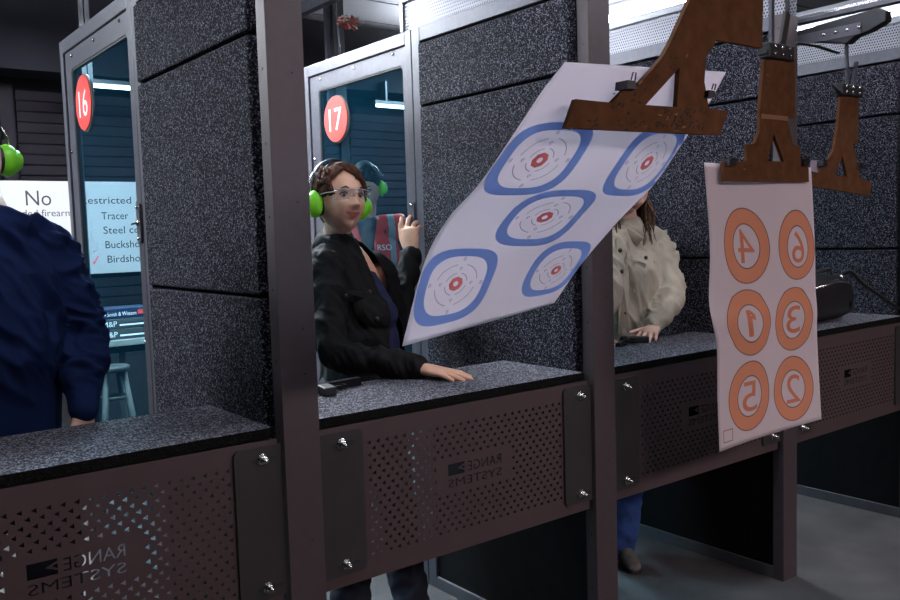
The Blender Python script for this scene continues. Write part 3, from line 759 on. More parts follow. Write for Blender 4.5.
for (cu, cv, ch) in ((.325, .272, '4'), (.795, .272, '6'), (.305, .552, '1'), (.755, .565, '3'), (.295, .83, '5'), (.74, .845, '2')):
    ru, rv = .196, .1275
    ink_on(S2, io, [circle(cu, cv, ru, 48, rv), circle(cu, cv, ru*.59, 48, rv*.59)], 1, .0006)
    for k in (1.0, .59): ink_on(S2, il, [circle(cu, cv, ru*(k+.018), 48, rv*(k+.018)), circle(cu, cv, ru*(k-.018), 48, rv*(k-.018))], 2, .0009)
    hw = .17 if ch == '1' else .36; tl = fit_text(ch, cu-ru*hw, cu+ru*hw, cv-rv*.44, rv*.88, .05, True, 4)
    if ch == '1': tl = [[(cu+ru*.26-ru*.52*a_, cv-rv*.44+rv*.88*b_) for a_, b_ in ((.36, 0), (.78, 0), (.78, 1), (.45, 1), (.05, .80), (.05, .60), (.36, .70))]]
    ink_on(S2, ig, [[(a, 2*cv-b) for a, b in l] for l in tl], 3, .0006, .03)
ink_on(S2, il, [[(.04, .93), (.13, .93), (.13, .975), (.04, .975)], [(.045, .933), (.125, .933), (.125, .972), (.045, .972)]], 2, .0006)
SP.build('paper', [paper_b, orange_ink, line_ink, paper_mat('number_ink', (.74, .28, .17), .35)], t)

# ------------------------------------------------------------------ people
def cat1(a, b, c, d, f): return (b*2+(c-a)*f+(a*2-b*5+c*4-d)*f*f+(b*3-a-c*3+d)*f**3)*.5
def loft(mb, secs, ref=(1, 0, 0), n=20, sub=4, dome=True, mi=0):
    """secs: (point, half width along ref, half depth[, ref]); smooth, closed with rounded ends"""
    S = [(V(q[0]), q[1], q[2], V(q[3]) if len(q) > 3 else V(ref)) for q in secs]; k = len(S); out = []
    for i in range(k-1):
        a, b, c, d = S[max(i-1, 0)], S[i], S[i+1], S[min(i+2, k-1)]
        for j in range(sub):
            f = j/sub
            out.append((cat1(a[0], b[0], c[0], d[0], f), max(.002, cat1(a[1], b[1], c[1], d[1], f)), max(.002, cat1(a[2], b[2], c[2], d[2], f)), b[3].lerp(c[3], f)))
    out.append(S[-1])
    if dome:
        t0 = (out[0][0]-out[1][0]).normalized(); t1 = (out[-1][0]-out[-2][0]).normalized()
        def caps(o, t):
            r = min(o[1], o[2])*.9; L = []
            for a in (25, 50, 72, 86):
                a = math.radians(a); L.append((o[0]+t*r*math.sin(a), o[1]*math.cos(a), o[2]*math.cos(a), o[3]))
            return L
        out = caps(out[0], t0)[::-1]+out+caps(out[-1], t1)
    vs = []; fs = []; K = len(out)
    for i, (p, ra, rb, rf) in enumerate(out):
        t = (out[min(i+1, K-1)][0]-out[max(i-1, 0)][0]).normalized()
        u = rf-t*rf.dot(t); u = u.normalized() if u.length > 1e-5 else t.orthogonal().normalized(); w = t.cross(u)
        for j in range(n):
            q = 2*PI*j/n; vs.append(p+u*(math.cos(q)*ra)+w*(math.sin(q)*rb))
    for i in range(K-1):
        for j in range(n): fs.append((i*n+j, i*n+(j+1) % n, (i+1)*n+(j+1) % n, (i+1)*n+j))
    fs.append(tuple(range(n))[::-1]); fs.append(tuple((K-1)*n+j for j in range(n)))
    return mb.add(vs, fs, mi, True)
def limb(mb, pts, rs, n=14, flat=1.0, ref=(1, 0, 0)):
    return loft(mb, [(p, r, r*flat) for p, r in zip(pts, rs)], ref, n, 4)
def frame_of(F, up=V((0, 0, 1))):
    """F = forward; returns (left, forward, up) of a figure"""
    F = F.normalized(); Lf = up.cross(F).normalized(); U2 = F.cross(Lf).normalized(); return Lf, F, U2
def head_mesh(mb, c, F, s=1.0, pitchup=0, roll=0, chin=1.0):
    Lf, F, U = frame_of(F)
    F2 = (F*math.cos(pitchup)+U*math.sin(pitchup)); U2 = (U*math.cos(pitchup)-F*math.sin(pitchup))
    L2 = Lf*math.cos(roll)+U2*math.sin(roll); U3 = U2*math.cos(roll)-Lf*math.sin(roll)
    vs = []; nu, nv = 84, 72
    g = lambda x, m, w: math.exp(-((x-m)/w)**2)
    for j in range(nv+1):
        ph = PI*j/nv-PI/2
        for i in range(nu):
            th = 2*PI*i/nu; nx, ny, nz = math.cos(ph)*math.sin(th), math.cos(ph)*math.cos(th), math.sin(ph)
            z = nz*.116; lo = min(max((-z-.005)/.105, 0), 1)
            w = .077*(1-.24*lo**2); x = nx*w
            if ny > 0:
                y = ny*.092*(1+.10*lo); y = y*(1-.10*max(0, z-.03)/.08)
                if abs(nx) < .8: y += .004
                fx = ny**.5 if ny > 0 else 0; ax = abs(x)
                d = 0
                d += .005*g(z, .030, .014)*g(ax, .028, .028)
                d -= .013*g(z, .004, .013)*g(ax, .031, .015)
                nz_ = min(max((.022-z)/.055, 0), 1) if z > -.033 else max(0, 1-(-.033-z)/.012)
                d += (.004+.020*nz_**1.3)*g(x, 0, .0085+.004*nz_)*(1 if z < .022 else g(z, .022, .01))
                d += .012*g(z, -.034, .009)*g(ax, .013, .008)
                zz = z-13*x*x
                d += .0045*g(zz, -.0575, .004)*g(x, 0, .020)+.0055*g(zz, -.068, .005)*g(x, 0, .018)
                d -= .0045*g(zz, -.0625, .0018)*g(x, 0, .024)
                d -= .003*g(z, -.079, .006)*g(x, 0, .02)
                d += .013*g(z, -.098, .014)*g(x, 0, .024)*chin
                d += .007*g(z, -.030, .024)*g(ax, .044, .018)
                y += d*fx
            else:
                y = ny*(.100-.030*lo)
            if z < -.06 and ny > 0: y -= 0
            z2 = z - (.012*max(0, -ny)*(-1) if z < -.05 else 0)*1.6
            vs.append(c+(L2*x+F2*y+U3*z2)*s)
    fs = []
    for j in range(nv):
        for i in range(nu): fs.append((j*nu+i, j*nu+(i+1) % nu, (j+1)*nu+(i+1) % nu, (j+1)*nu+i))
    mb.add(vs, fs, 0, True)
    def at(x, y, z): return c+(L2*x+F2*y+U3*z)*s
    for sx in (-1, 1):        # ears
        loft(mb, [(at(sx*.074, -.012, -.030), .006*s, .004*s), (at(sx*.079, -.010, -.010), .012*s, .005*s), (at(sx*.082, -.014, .012), .016*s, .006*s), (at(sx*.079, -.012, .026), .010*s, .004*s)], F2, 10)
    return at, L2, F2, U3
def hand(mb, wrist, D, Nrm, thumb_side, s=1.0, curl=(.25, .3, .35, .4), spread=.10, thumb=(.8, .35), bend0=.05):
    """D: pointing direction of the fingers, Nrm: back-of-hand normal, thumb_side: unit vector towards the thumb"""
    D = D.normalized(); Nrm = (Nrm-D*Nrm.dot(D)).normalized(); T = (thumb_side-D*thumb_side.dot(D)); T = (T-Nrm*T.dot(Nrm)).normalized()
    kn = wrist+D*.088*s
    loft(mb, [(wrist-D*.03*s, .027*s, .021*s), (wrist, .028*s, .019*s), (wrist+D*.035*s, .037*s, .017*s), (wrist+D*.070*s, .041*s, .014*s), (kn+D*.004*s, .038*s, .011*s)], T, 16)
    for i, (o, ln, cu) in enumerate(zip((.030, .010, -.011, -.030), (.072, .080, .074, .058), curl)):
        base = wrist+D*(.080-.006*abs(i-1))*s+T*o*s; a = (o/.03)*spread; d = (D*math.cos(a)+T*math.sin(a)).normalized(); r = (.0085, .0088, .0083, .0072)[i]*s
        pts = [base-d*.02*s]; p = base; ang = bend0; rs = [r*1.05]
        pts.append(p); rs.append(r*1.08)
        for fr in (.45, .30, .25):
            ang += cu; p = p+(d*math.cos(ang)-Nrm*math.sin(ang))*(ln*fr*s); pts.append(p); rs.append(r*(1.0 if fr > .4 else .95 if fr > .27 else .78))
        limb(mb, pts, rs, 10)
    b = wrist+D*.022*s+T*.022*s-Nrm*.004*s; d = (D*math.cos(thumb[0])+T*math.sin(thumb[0]))
    p1 = b+d*.040*s; d2 = (D*math.cos(thumb[1])+T*math.sin(thumb[1])); p2 = p1+d2*.032*s; p3 = p2+d2*.024*s
    limb(mb, [b-d*.01*s, p1, p2, p3], [.014*s, .0115*s, .0098*s, .0078*s], 10)
def remesh(mb, name, mats, parent, vox, smooth=2, disp=None, keep=None, matf=None, label=None, solid=0):
    """weld the overlapping shapes of mb into one continuous skin"""
    me = bpy.data.meshes.new('raw'); me.from_pydata([tuple(v) for v in mb.v], [], mb.f); me.update()
    ob = bpy.data.objects.new('raw', me); C.objects.link(ob)
    r = ob.modifiers.new('r', 'REMESH'); r.mode = 'VOXEL'; r.voxel_size = vox
    if smooth: q = ob.modifiers.new('s', 'SMOOTH'); q.factor = .5; q.iterations = smooth
    bpy.context.view_layer.update()
    dg = bpy.context.evaluated_depsgraph_get(); m2 = bpy.data.meshes.new_from_object(ob.evaluated_get(dg))
    bpy.data.objects.remove(ob); bpy.data.meshes.remove(me)
    bm = bmesh.new(); bm.from_mesh(m2); bpy.data.meshes.remove(m2)
    bm.normal_update()
    if disp:
        off = [(v, v.normal*disp(v.co, v.normal)) for v in bm.verts]
        for v, d in off: v.co += d
    if keep:
        kill = [f for f in bm.faces if not keep(f.calc_center_median(), f.normal)]
        bmesh.ops.delete(bm, geom=kill, context='FACES')
        for _ in range(3):
            bv = [v for v in bm.verts if v.is_boundary]
            new = {}
            for v in bv:
                nb = [e.other_vert(v).co for e in v.link_edges if e.is_boundary]
                if len(nb) == 2: new[v] = v.co*.5+(nb[0]+nb[1])*.25
            for v, c_ in new.items(): v.co = c_
    for f in bm.faces:
        f.smooth = True
        if matf: f.material_index = matf(f.calc_center_median(), f.normal)
    o0 = root_loc(parent) if parent else V((0, 0, 0))
    for v in bm.verts: v.co -= o0
    me = bpy.data.meshes.new(name); bm.to_mesh(me); bm.free()
    for m in (mats if isinstance(mats, (list, tuple)) else [mats]): me.materials.append(m)
    o = bpy.data.objects.new(name, me); C.objects.link(o); o.parent = parent
    if solid:
        q = o.modifiers.new('thickness', 'SOLIDIFY'); q.thickness = solid; q.offset = -1
    if label: o['label'] = label
    return o
from mathutils.bvhtree import BVHTree
def surf(o, x, y, lift=0):
    """point of a finished part under a measured place of the photograph"""
    dg = bpy.context.evaluated_depsgraph_get(); bpy.context.view_layer.update()
    bm = bmesh.new(); bm.from_mesh(o.data); bv = BVHTree.FromBMesh(bm); bm.free(); l = root_loc(o)
    d = (P(x, y, d=1)-CAM).normalized(); h = bv.ray_cast(CAM-l, d)
    if h[0] is None: return (None, None)
    n = h[1] if h[1].dot(d) < 0 else -h[1]
    return (h[0]+l+n*lift, n)
def patch(o, poly, th=.004, lift=.003):
    """a sewn-on patch whose outline lies on the part o"""
    pts = []
    for x, y in poly:
        p, n = surf(o, x, y, lift)
        if p is None: return None
        pts.append(p)
    c = sum(pts, V((0, 0, 0)))/len(pts); n = (CAM-c).normalized(); mb = MB(); k = len(pts)
    mb.add([q for q in pts]+[c]+[q-n*th for q in pts], [(i, (i+1) % k, k) for i in range(k)]+[((i+1) % k, i, i+k+1, (i+1) % k+k+1) for i in range(k)])
    return mb
def skin_mat(name, col):
    m = mat(name, col, .48, 0, .4, var=.10, vscale=30, bump=.05, bscale=300)
    b = m.node_tree.nodes['Principled BSDF']; b.inputs['Subsurface Weight'].default_value = .08; b.inputs['Subsurface Radius'].default_value = (.02, .008, .005); b.inputs['Subsurface Scale'].default_value = .3
    return m
def wrinkle(amp, fx, dirs=None, seed=0):
    o = V((seed*3.1, seed*1.7, seed*.9))
    def f(p, n):
        q = p+noise.noise_vector(p*5+o)*.03
        a = 1-abs(noise.noise(V((q.x*fx, q.y*fx, q.z*fx*1.5))+o))*2.2
        b = noise.noise(V((q.x*fx*2.3, q.y*fx*2.3, q.z*fx*2.6))+o*2)
        return amp*(max(a, -.2)-.35)+amp*.35*b
    return f
def folds(d, flow, fhigh, amp, seed=0):
    """long cloth folds running along d"""
    d = V(d).normalized(); o = V((seed*2.3, seed*1.1, seed*4.7))
    def f(p, n):
        q = p+noise.noise_vector(p*4+o)*.045
        a = d*q.dot(d); c = q-a
        h = 1-abs(noise.noise(a*flow+c*fhigh+o))*2.6
        h2 = 1-abs(noise.noise(a*flow*2+c*fhigh*1.9+o*2))*2.6
        m = .45+.75*max(0, noise.noise(p*5+o*3)+.3)
        return amp*m*(max(h, -.3)-.3)+amp*.35*m*max(h2, -.3)
    return f
eye_w = mat('eye_white', (.30, .27, .26), .4); eye_d = mat('eye_iris', (.03, .015, .01), .15); brow_m = mat('brow_hair', (.02, .01, .008), .7)
def face_bits(at, F2, s, root, lash=True):
    for sx in (-1, 1):
        c = at(sx*.031, .0735, .003); e = MB().ico(c, .0108*s, 0, 3); e.ico(c+F2*.0050*s, .0072*s, 1, 2)
        e.build('eye', [eye_w, eye_d], root)
        b = MB(); b.tube([at(sx*.016, .094, .023), at(sx*.030, .095, .029), at(sx*.046, .084, .024)], [.0022*s, .0034*s, .0012*s], 8); b.build('eyebrow', brow_m, root)
        if lash:
            b = MB(); b.tube([at(sx*.0185, .0845, .0045), at(sx*.025, .0885, .0108), at(sx*.033, .0885, .0118), at(sx*.041, .083, .0095), at(sx*.047, .077, .004)], [.0012*s, .0022*s, .0027*s, .0024*s, .001*s], 6); b.build('eyelash', brow_m, root)
def lips_fn(at, L2, F2, U3, c, s):
    def f(p, n):
        q = (p-c)/s; x, y, z = q.dot(L2), q.dot(F2), q.dot(U3)
        zz = z-13*x*x
        if y > .074 and abs(x) < .027 and abs(zz+.0625) < .0095*(1-(abs(x)/.0285)**2): return 1
        return 0
    return f
green_m = mat('earmuff_green', (.22, .75, .03), .35); muff_b = mat('earmuff_black', (.012, .012, .013), .5)
def earmuffs(at, L2, F2, U3, s, label, dz=0, wide=.088, th=1.0):
    t = thing('earmuffs', label, 'earmuffs', at(0, 0, .12), 'green earmuffs')
    for sx in (-1, 1):
        c = at(sx*(wide+.004), -.006, -.002+dz)
        cu = MB(); loft(cu, [(c-L2*sx*.012*s, .038*s, .030*s), (c+L2*sx*.004*s, .038*s, .030*s)], U3, 22, 2); cu.build('cushion', muff_b, t)
        cp = MB(); loft(cp, [(c+L2*sx*.010*s, .046*s, .036*s), (c+L2*sx*.022*th*s, .043*s, .033*s), (c+L2*sx*.034*th*s, .032*s, .024*s)], U3, 26, 3); cp.build('ear_cup', green_m, t)
        MB().tube([at(sx*(wide+.030*th), -.010, .030+dz), at(sx*(wide+.022), -.012, .065), at(sx*(wide+.006), -.014, .090)], .0028*s, 8).build('wire_yoke', zinc, t)
    pts = []
    for i in range(17):
        a = PI*i/16; pts.append(at(math.cos(a)*(wide+.010), -.014, (.055+math.sin(a)*.084)))
    MB().tube(pts, [(.0035*s, .013*s)]*17, 10, ref=tuple(L2)).build('headband', muff_b, t)
    return t
def strand(mb, p0, pts_off, r, rr, curl=0, n=6):
    pts = [p0+o for o in pts_off]; k = len(pts)
    sm = [catmull(pts, i/(3*(k-1))) for i in range(3*(k-1)+1)]
    m = len(sm); rs = [r*(.55+.45*math.sin(PI*min(1, (i+1)/(m*.5))/2))*(1-max(0, i/(m-1)-.7)*2.6) for i in range(m)]
    mb.tube(sm, [max(.0008, x) for x in rs], n)
def hair_mat(name, a, b):
    m, nt, bs = new_mat(name); N = nt.nodes; L = nt.links
    tc = N.new('ShaderNodeTexCoord'); n = N.new('ShaderNodeTexNoise'); n.inputs['Scale'].default_value = 55; n.inputs['Detail'].default_value = 4
    r = N.new('ShaderNodeValToRGB'); r.color_ramp.elements[0].position = .35; r.color_ramp.elements[1].position = .68
    r.color_ramp.elements[0].color = (*a, 1); r.color_ramp.elements[1].color = (*b, 1)
    L.new(tc.outputs['Object'], n.inputs['Vector']); L.new(n.outputs['Fac'], r.inputs['Fac']); L.new(r.outputs['Color'], bs.inputs['Base Color'])
    bs.inputs['Roughness'].default_value = .62; bs.inputs['Specular IOR Level'].default_value = .25
    bp = N.new('ShaderNodeBump'); bp.inputs['Strength'].default_value = .6; bp.inputs['Distance'].default_value = .003; L.new(n.outputs['Fac'], bp.inputs['Height']); L.new(bp.outputs['Normal'], bs.inputs['Normal'])
    return m
def torso_secs(pel, waist, chest, upch, neckb, w, ex=0):
    """pelvis, waist, chest, upper chest, neck base; w = (5 widths, 5 depths)"""
    return [(p, a+ex, b+ex) for p, a, b in zip((pel, waist, chest, upch, neckb), w[0], w[1])]
def shoes(mb, ankle, F, s=1):
    t = V((F.x, F.y, 0)).normalized(); a = V((ankle.x, ankle.y, 0)); Lf = V((-t.y, t.x, 0))
    loft(mb, [(a-t*.055*s+V((0, 0, .035)), .034*s, .034), (a-t*.01+V((0, 0, .045)), .038*s, .045), (a+t*.08*s+V((0, 0, .036)), .044*s, .034), (a+t*.16*s+V((0, 0, .028)), .046*s, .027), (a+t*.20*s+V((0, 0, .024)), .036*s, .021)], Lf, 18)
    loft(mb, [(a+V((0, 0, .05)), .042*s, .042*s, Lf), (a+V((0, 0, .115)), .046*s, .048*s, Lf)], Lf, 16)
def sole(mb, ankle, F, s=1):
    t = V((F.x, F.y, 0)).normalized(); a = V((ankle.x, ankle.y, 0)); Lf = V((-t.y, t.x, 0)); o = []
    for k, w in ((-.09, .022), (-.075, .034), (-.02, .038), (.06, .043), (.14, .050), (.19, .044), (.218, .025)): o.append((k*s, w*s))
    poly = o+[(k, -w) for k, w in o[::-1]]
    mb.prism(poly, a+V((0, 0, .0105)), t, Lf, .02)

# --- the woman in the black jacket, lane of the 17 divider --------------------------------------
Wf = V((.05, -1, 0)); wl, wf_, wu = frame_of(Wf)
ws = 1.0
hc = P(339, 200, d=3.24); 
root = thing('person', 'woman in open black jacket and navy top, wearing green earmuffs, hand flat on bench', 'person', (.76, .95, 0))
nb = P(336, 243, d=3.30); upc = P(347, 275, d=3.34); chs = P(354, 312, d=3.36); wst = P(360, 356, d=3.38); pel = V((wst.x+.0, wst.y+.02, .93))
shR, shL = P(325, 268, d=3.19), P(379, 273, d=3.46)
elR, wrR = P(335, 353, d=3.03), P(420, 368.5, Z=1.098)
elL, wrL = P(396, 328, d=3.55), P(411.5, 253, d=3.62)
shline = (shL-shR).normalized()
an1 = P(412, 612, Z=.07); an2 = P(352, 640, Z=.07)
hipL, hipR = pel+shline*.10, pel-shline*.10; 
skinW = skin_mat('skin_warm_brown', (.68, .39, .27)); lipW = mat('lips_rose', (.36, .10, .10), .35); skinW_t = None
b = MB()
at, L2, F2, U3 = head_mesh(b, hc, V((.03, -1, 0)), 1.12, .10, -.05)
loft(b, [(nb-V((0, 0, .03)), .062, .058), (nb+V((0, -.01, .03)), .052, .054), (at(0, -.015, -.06), .050, .052)], shline, 18)
W_t = ((.165, .135, .150, .150, .075), (.125, .115, .125, .095, .065))
loft(b, torso_secs(pel, wst, chs, upc, nb, W_t, -.008), shline, 24)
for a, c_, d_, r in ((shR, elR, wrR, 1), (shL, elL, wrL, 1)):
    limb(b, [a, a.lerp(c_, .5), c_, c_.lerp(d_, .5), d_], [.046, .038, .032, .028, .023])
for h, a in ((hipL, an1), (hipR, an2)):
    kn = h.lerp(a, .52)+V((0, -.02, 0)); limb(b, [h, h.lerp(kn, .5), kn, kn.lerp(a, .4), a], [.095, .078, .055, .052, .036])
    loft(b, [(a+V((0, .03, -.02)), .03, .03), (a+V((0, -.08, -.035)), .036, .022), (a+V((0, -.15, -.045)), .034, .015)], (1, 0, 0), 12)
hd = (P(474, 377.5, Z=1.075)-wrR)
hand(b, wrR, hd, V((0, 0, 1)), wl*1.0+V((.2, .4, 0)), 1.16, curl=(.05, .04, .05, .07), spread=.16, thumb=(.45, .15), bend0=.05)
hDir = (P(406.5, 212, d=3.62)-wrL).normalized()
hand(b, wrL, hDir, V((-.75, -.35, 0)), V((-.35, .8, 0)), 1.10, curl=(.10, .28, .42, .5), spread=.10, thumb=(.35, .05), bend0=.10)
body = remesh(b, 'body', [skinW, lipW], root, .0034, 1, matf=lips_fn(at, L2, F2, U3, hc, 1.12))
face_bits(at, F2, 1.12, root)
# jacket
cloth_b = mat('jacket_black', (.0045, .0045, .005), .8, spec=.25, var=.3, vscale=14, bump=.3, bscale=500)
navy_w = mat('top_navy', (.020, .024, .07), .8, spec=.25, var=.15, vscale=12, bump=.25, bscale=500)
ff = (-V((shline.y, -shline.x, 0))).normalized()
if ff.y > 0: ff = -ff
j = MB()
loft(j, torso_secs(pel, wst, chs, upc, nb-V((0, 0, .015)), W_t, .020), shline, 28)
loft(j, [(chs+ff*.02+V((0, 0, .03)), .150, .125), (chs+ff*.085+V((0, 0, .0)), .135, .105), (chs+ff*.120-V((0, 0, .01)), .110, .080)], shline, 24)
for a, c_, d_ in ((shR, elR, wrR), (shL, elL, wrL)):
    e = d_+(c_-d_).normalized()*.012
    limb(j, [a+(nb-a)*.35, a, a.lerp(c_, .5), c_, c_.lerp(d_, .5), e], [.055, .064, .060, .055, .050, .043], 18)
loft(j, [(wst+ff*.035+V((0, 0, .10)), .152, .142), (wst+ff*.045-V((0, 0, .10)), .158, .146)], shline, 24)
def jk(p, n):
    q = p-chs; x = q.dot(shline); y = q.dot(ff); z = q.z
    if y < .015 and z < .12: return True
    if y < -.02: return True
    lo = -.012-.25*max(0, z-.06); hi = .120 if z < .05 else .120-.35*(z-.05)
    return not (lo < x < hi)
jw = folds((.45, -.1, -.85), 4, 17, .014, 2)
jo = remesh(j, 'jacket', cloth_b, root, .006, 7, jw, keep=jk, solid=.004)
sh = MB()
loft(sh, torso_secs(pel, wst, chs, upc-V((0, 0, .04)), nb-V((0, 0, .11)), ((.165, .135, .150, .13, .08), (.125, .115, .125, .095, .06)), .010), shline, 28)
loft(sh, [(chs+ff*.02+V((0, 0, .03)), .138, .118), (chs+ff*.085, .126, .098), (chs+ff*.116-V((0, 0, .01)), .104, .074)], shline, 24)
loft(sh, [(wst+ff*.04+V((0, 0, .08)), .13, .12), (wst+ff*.045-V((0, 0, .10)), .14, .13)], shline, 20)
remesh(sh, 'top', navy_w, root, .0075, 8, wrinkle(.0025, 9, seed=5))
# collar of the jacket, lapels, cuffs, buttons, pocket flap
cl = MB()
pts = []
for i in range(15):
    a = math.radians(-60+300*i/14); pts.append(nb+shline*(.082*math.cos(a))-ff*(.070*math.sin(a))*1.0+V((0, 0, .002-.035*max(0, -math.sin(a)))))
cl.tube(pts, [(.026, .008)]*15, 10, ref=(0, 0, 1))
cl.build('collar', cloth_b, root)
btn = mat('dark_button', (.05, .045, .045), .3, .5)
for px, py in ((369.5, 292), (377, 319), (346, 296)):
    q_, n_ = surf(jo, px, py, -.002)
    if q_: MB().cyl(q_, q_+n_*.008, .0085, 14).build('button', btn, root)
pt = patch(jo, [(341, 291), (352, 290), (363, 292), (363, 299), (354, 303), (342, 298)], .005, .006)
if pt: pt.build('pocket_flap', cloth_b, root)
def tro(mb, pel_, pairs, s=1.0, sl=.0):
    loft(mb, [(pel_+V((0, 0, .06)), .150*s, .125*s), (pel_-V((0, 0, .03)), .165*s, .13*s), (pel_-V((0, 0, .10)), .15*s, .115*s)], shl, 22)
    for h, a in pairs:
        kn = h.lerp(a, .52)+V((0, -.02, 0)); limb(mb, [h, h.lerp(kn, .5), kn, kn.lerp(a, .5), a+V((0, 0, .02))], [.105*s, .092*s, .072*s, .072*s, .072*s], 18)
shl = shline
den_d = mat('denim_dark', (.005, .007, .018), .8, var=.3, vscale=30, bump=.3, bscale=600)
q = MB(); tro(q, pel, ((hipL, an1), (hipR, an2))); remesh(q, 'trousers', den_d, root, .010, 2, wrinkle(.012, 11, seed=7))
for a in (an1, an2):
    q = MB(); shoes(q, a, V((0, -1, 0)), 1); so = q; remesh(so, 'shoe', muff_b, root, .006, 2)
# hair: close cap and many swept locks
hairW = hair_mat('hair_auburn', (.010, .005, .004), (.13, .042, .018))
h = MB(); rr = random.Random(11)
g = MB(); loft(g, [(at(0, -.035, -.045), .060, .052), (at(0, -.022, .01), .082, .082), (at(0, -.012, .06), .080, .084), (at(0, -.010, .092), .050, .054)], L2, 24)
h = g
def on_head(az, el, r=1.0):
    """point on the scalp, az from the face towards the left ear, el up"""
    a, e = math.radians(az), math.radians(el)
    return at(math.sin(a)*math.cos(e)*.086*r, math.cos(a)*math.cos(e)*.100*r-.008, math.sin(e)*.103*r+.009)
for i in range(150):           # swept from the crown down the sides and back
    az = rr.uniform(50, 310); e0 = rr.uniform(70, 86); r = rr.uniform(.0045, .008)
    lo = 1 if abs(az-180) > 62 else 0; pts = [on_head(az+rr.uniform(-30, 30), e0, 1.03), on_head(az+rr.uniform(-12, 12), 50, rr.uniform(1.04, 1.12)), on_head(az+rr.uniform(-10, 10), 26, rr.uniform(1.04, 1.12)), on_head(az+rr.uniform(-10, 10), 8 if lo else rr.uniform(-12, -2), 1.05), on_head(az+rr.uniform(-18, 18), -4 if lo else rr.uniform(-35, -20), .95)]
    strand(h, V((0, 0, 0)), pts, r*1.06, 0)
for i in range(26):            # hairline over the right temple
    a0_ = rr.uniform(-62, -14); strand(h, V((0, 0, 0)), [on_head(a0_*.6, 64, 1.06), on_head(a0_, 50, 1.10), on_head(a0_-26, 32, 1.10), on_head(a0_-44, 12, 1.06)], rr.uniform(.005, .008), 0)
for i in range(85):            # the fringe: parted on her right, sweeping over to her left brow
    f = i/84; st = on_head(-42+f*30+rr.uniform(-6, 6), 66+rr.uniform(-8, 6), 1.05)
    en = on_head(18+f*64+rr.uniform(-6, 6), 40-40*f+rr.uniform(-5, 5), 1.09)
    md = on_head(-10+f*54, 54-14*f+rr.uniform(-6, 4), rr.uniform(1.09, 1.17))
    strand(h, V((0, 0, 0)), [st, st.lerp(md, .55)+U3*.010, md, en, en-U3*rr.uniform(.008, .022)], rr.uniform(.004, .0075), 0)
for i in range(40):            # curls over the right temple
    az = rr.uniform(-95, -52); el = rr.uniform(15, 50); c_ = on_head(az, el, 1.12); k = rr.uniform(.008, .015)
    strand(h, c_, [U3*k, L2*-k*.6+F2*k*.5, -U3*k, L2*k*.4-F2*k*.6, U3*k*.4], rr.uniform(.004, .006), 0)
h.build('hair', hairW, root)
earmuffs(at, L2, F2, U3, 1.12, 'green earmuffs with black headband on the head of the woman in the black jacket', dz=-.016, wide=.080, th=.8)
# clear safety glasses
t = thing('safety_glasses', 'clear safety glasses on the face of the woman in the black jacket', 'glasses', at(0, .1, 0))
lens_m = glass_mat('clear_lens', (.95, .95, .95), (.8, .8, .85), .04, .06)
for sx in (-1, 1):
    g = MB(); vs = []; fs = []
    for jx in range(9):
        for jz in range(7):
            u = jx/8; w = jz/6; x = sx*(.006+.062*u); z = -.016+.036*w-(.010*(1-u)**3 if w < .5 else 0)*(-1 if w < .3 else 0)
            vs.append(at(x, .112-.030*u**2.2-.004*abs(w-.5), z))
    for jx in range(8):
        for jz in range(6): a = jx*7+jz; fs.append((a, a+1, a+8, a+7))
    g.add(vs, fs, 0, True); lo = g.build('lens', lens_m, t)
    md = lo.modifiers.new('thickness', 'SOLIDIFY'); md.thickness = .0016
    MB().tube([at(sx*.068, .083, .012), at(sx*.082, .050, .012), at(sx*.088, .0, .010)], [(.0022, .0045)]*3, 8).build('temple_arm', mat('clear_plastic', (.6, .58, .6), .2), t)
MB().tube([at(-.010, .113, .010), at(0, .116, .012), at(.010, .113, .010)], .0028, 8).build('bridge', mat('clear_plastic', (.6, .58, .6), .2), t)
MB().tube([at(x*.0068, .112-.030*abs(x/10)**2.2+.001, .0205) for x in range(-10, 11, 2)], .0014, 6).build('brow_bar', mat('clear_plastic', (.6, .58, .6), .2), t)

# --- the person in the navy long-sleeved shirt, nearest booth ---------------------------------
root = thing('person', 'person in a navy long-sleeved shirt at the left edge, wearing green earmuffs', 'person', (-.60, .70, 0))
navy = mat('shirt_navy', (.006, .016, .066), .85, spec=.15, var=.15, vscale=9, bump=.3, bscale=600)
skinM = skin_mat('skin_light', (.70, .46, .37)); lipM = mat('lips_pale', (.45, .2, .17), .4)
shline = V((1, .12, 0)).normalized(); shl = shline; ff = V((.12, -1, 0)).normalized()
hc = P(-32, 158, d=2.44)
nb = P(-12, 226, Y=.66); upc = V((-.60, .675, 1.46)); chs = V((-.60, .67, 1.34)); wst = V((-.60, .69, 1.14)); pel = V((-.60, .71, .95))
shL = P(48, 248, Y=.68); shR = V((nb.x*2-shL.x, .62, shL.z))
elL, wrL = P(80, 325, Y=.66), P(84, 411, Y=.53)
elR, wrR = V((-.95, .66, 1.28)), V((-.84, .53, 1.10))
pel.x = wst.x = chs.x = upc.x = nb.x
W_m = ((.150, .142, .165, .170, .075), (.125, .125, .125, .10, .065))
b = MB(); at, L2, F2, U3 = head_mesh(b, hc, V((.25, -1, 0)), 1.05, -.05)
loft(b, [(nb-V((0, 0, .03)), .064, .06), (nb+V((0, 0, .03)), .058, .058), (at(0, -.015, -.06), .055, .056)], shline, 18)
loft(b, torso_secs(pel, wst, chs, upc, nb, W_m, -.008), shline, 24)
for a, c_, d_ in ((shR, elR, wrR), (shL, elL, wrL)): limb(b, [a, a.lerp(c_, .5), c_, c_.lerp(d_, .5), d_], [.048, .040, .034, .030, .025])
anL, anR = V((nb.x+.13, .72, .07)), V((nb.x-.13, .74, .07)); hipL, hipR = pel+shline*.10, pel-shline*.10
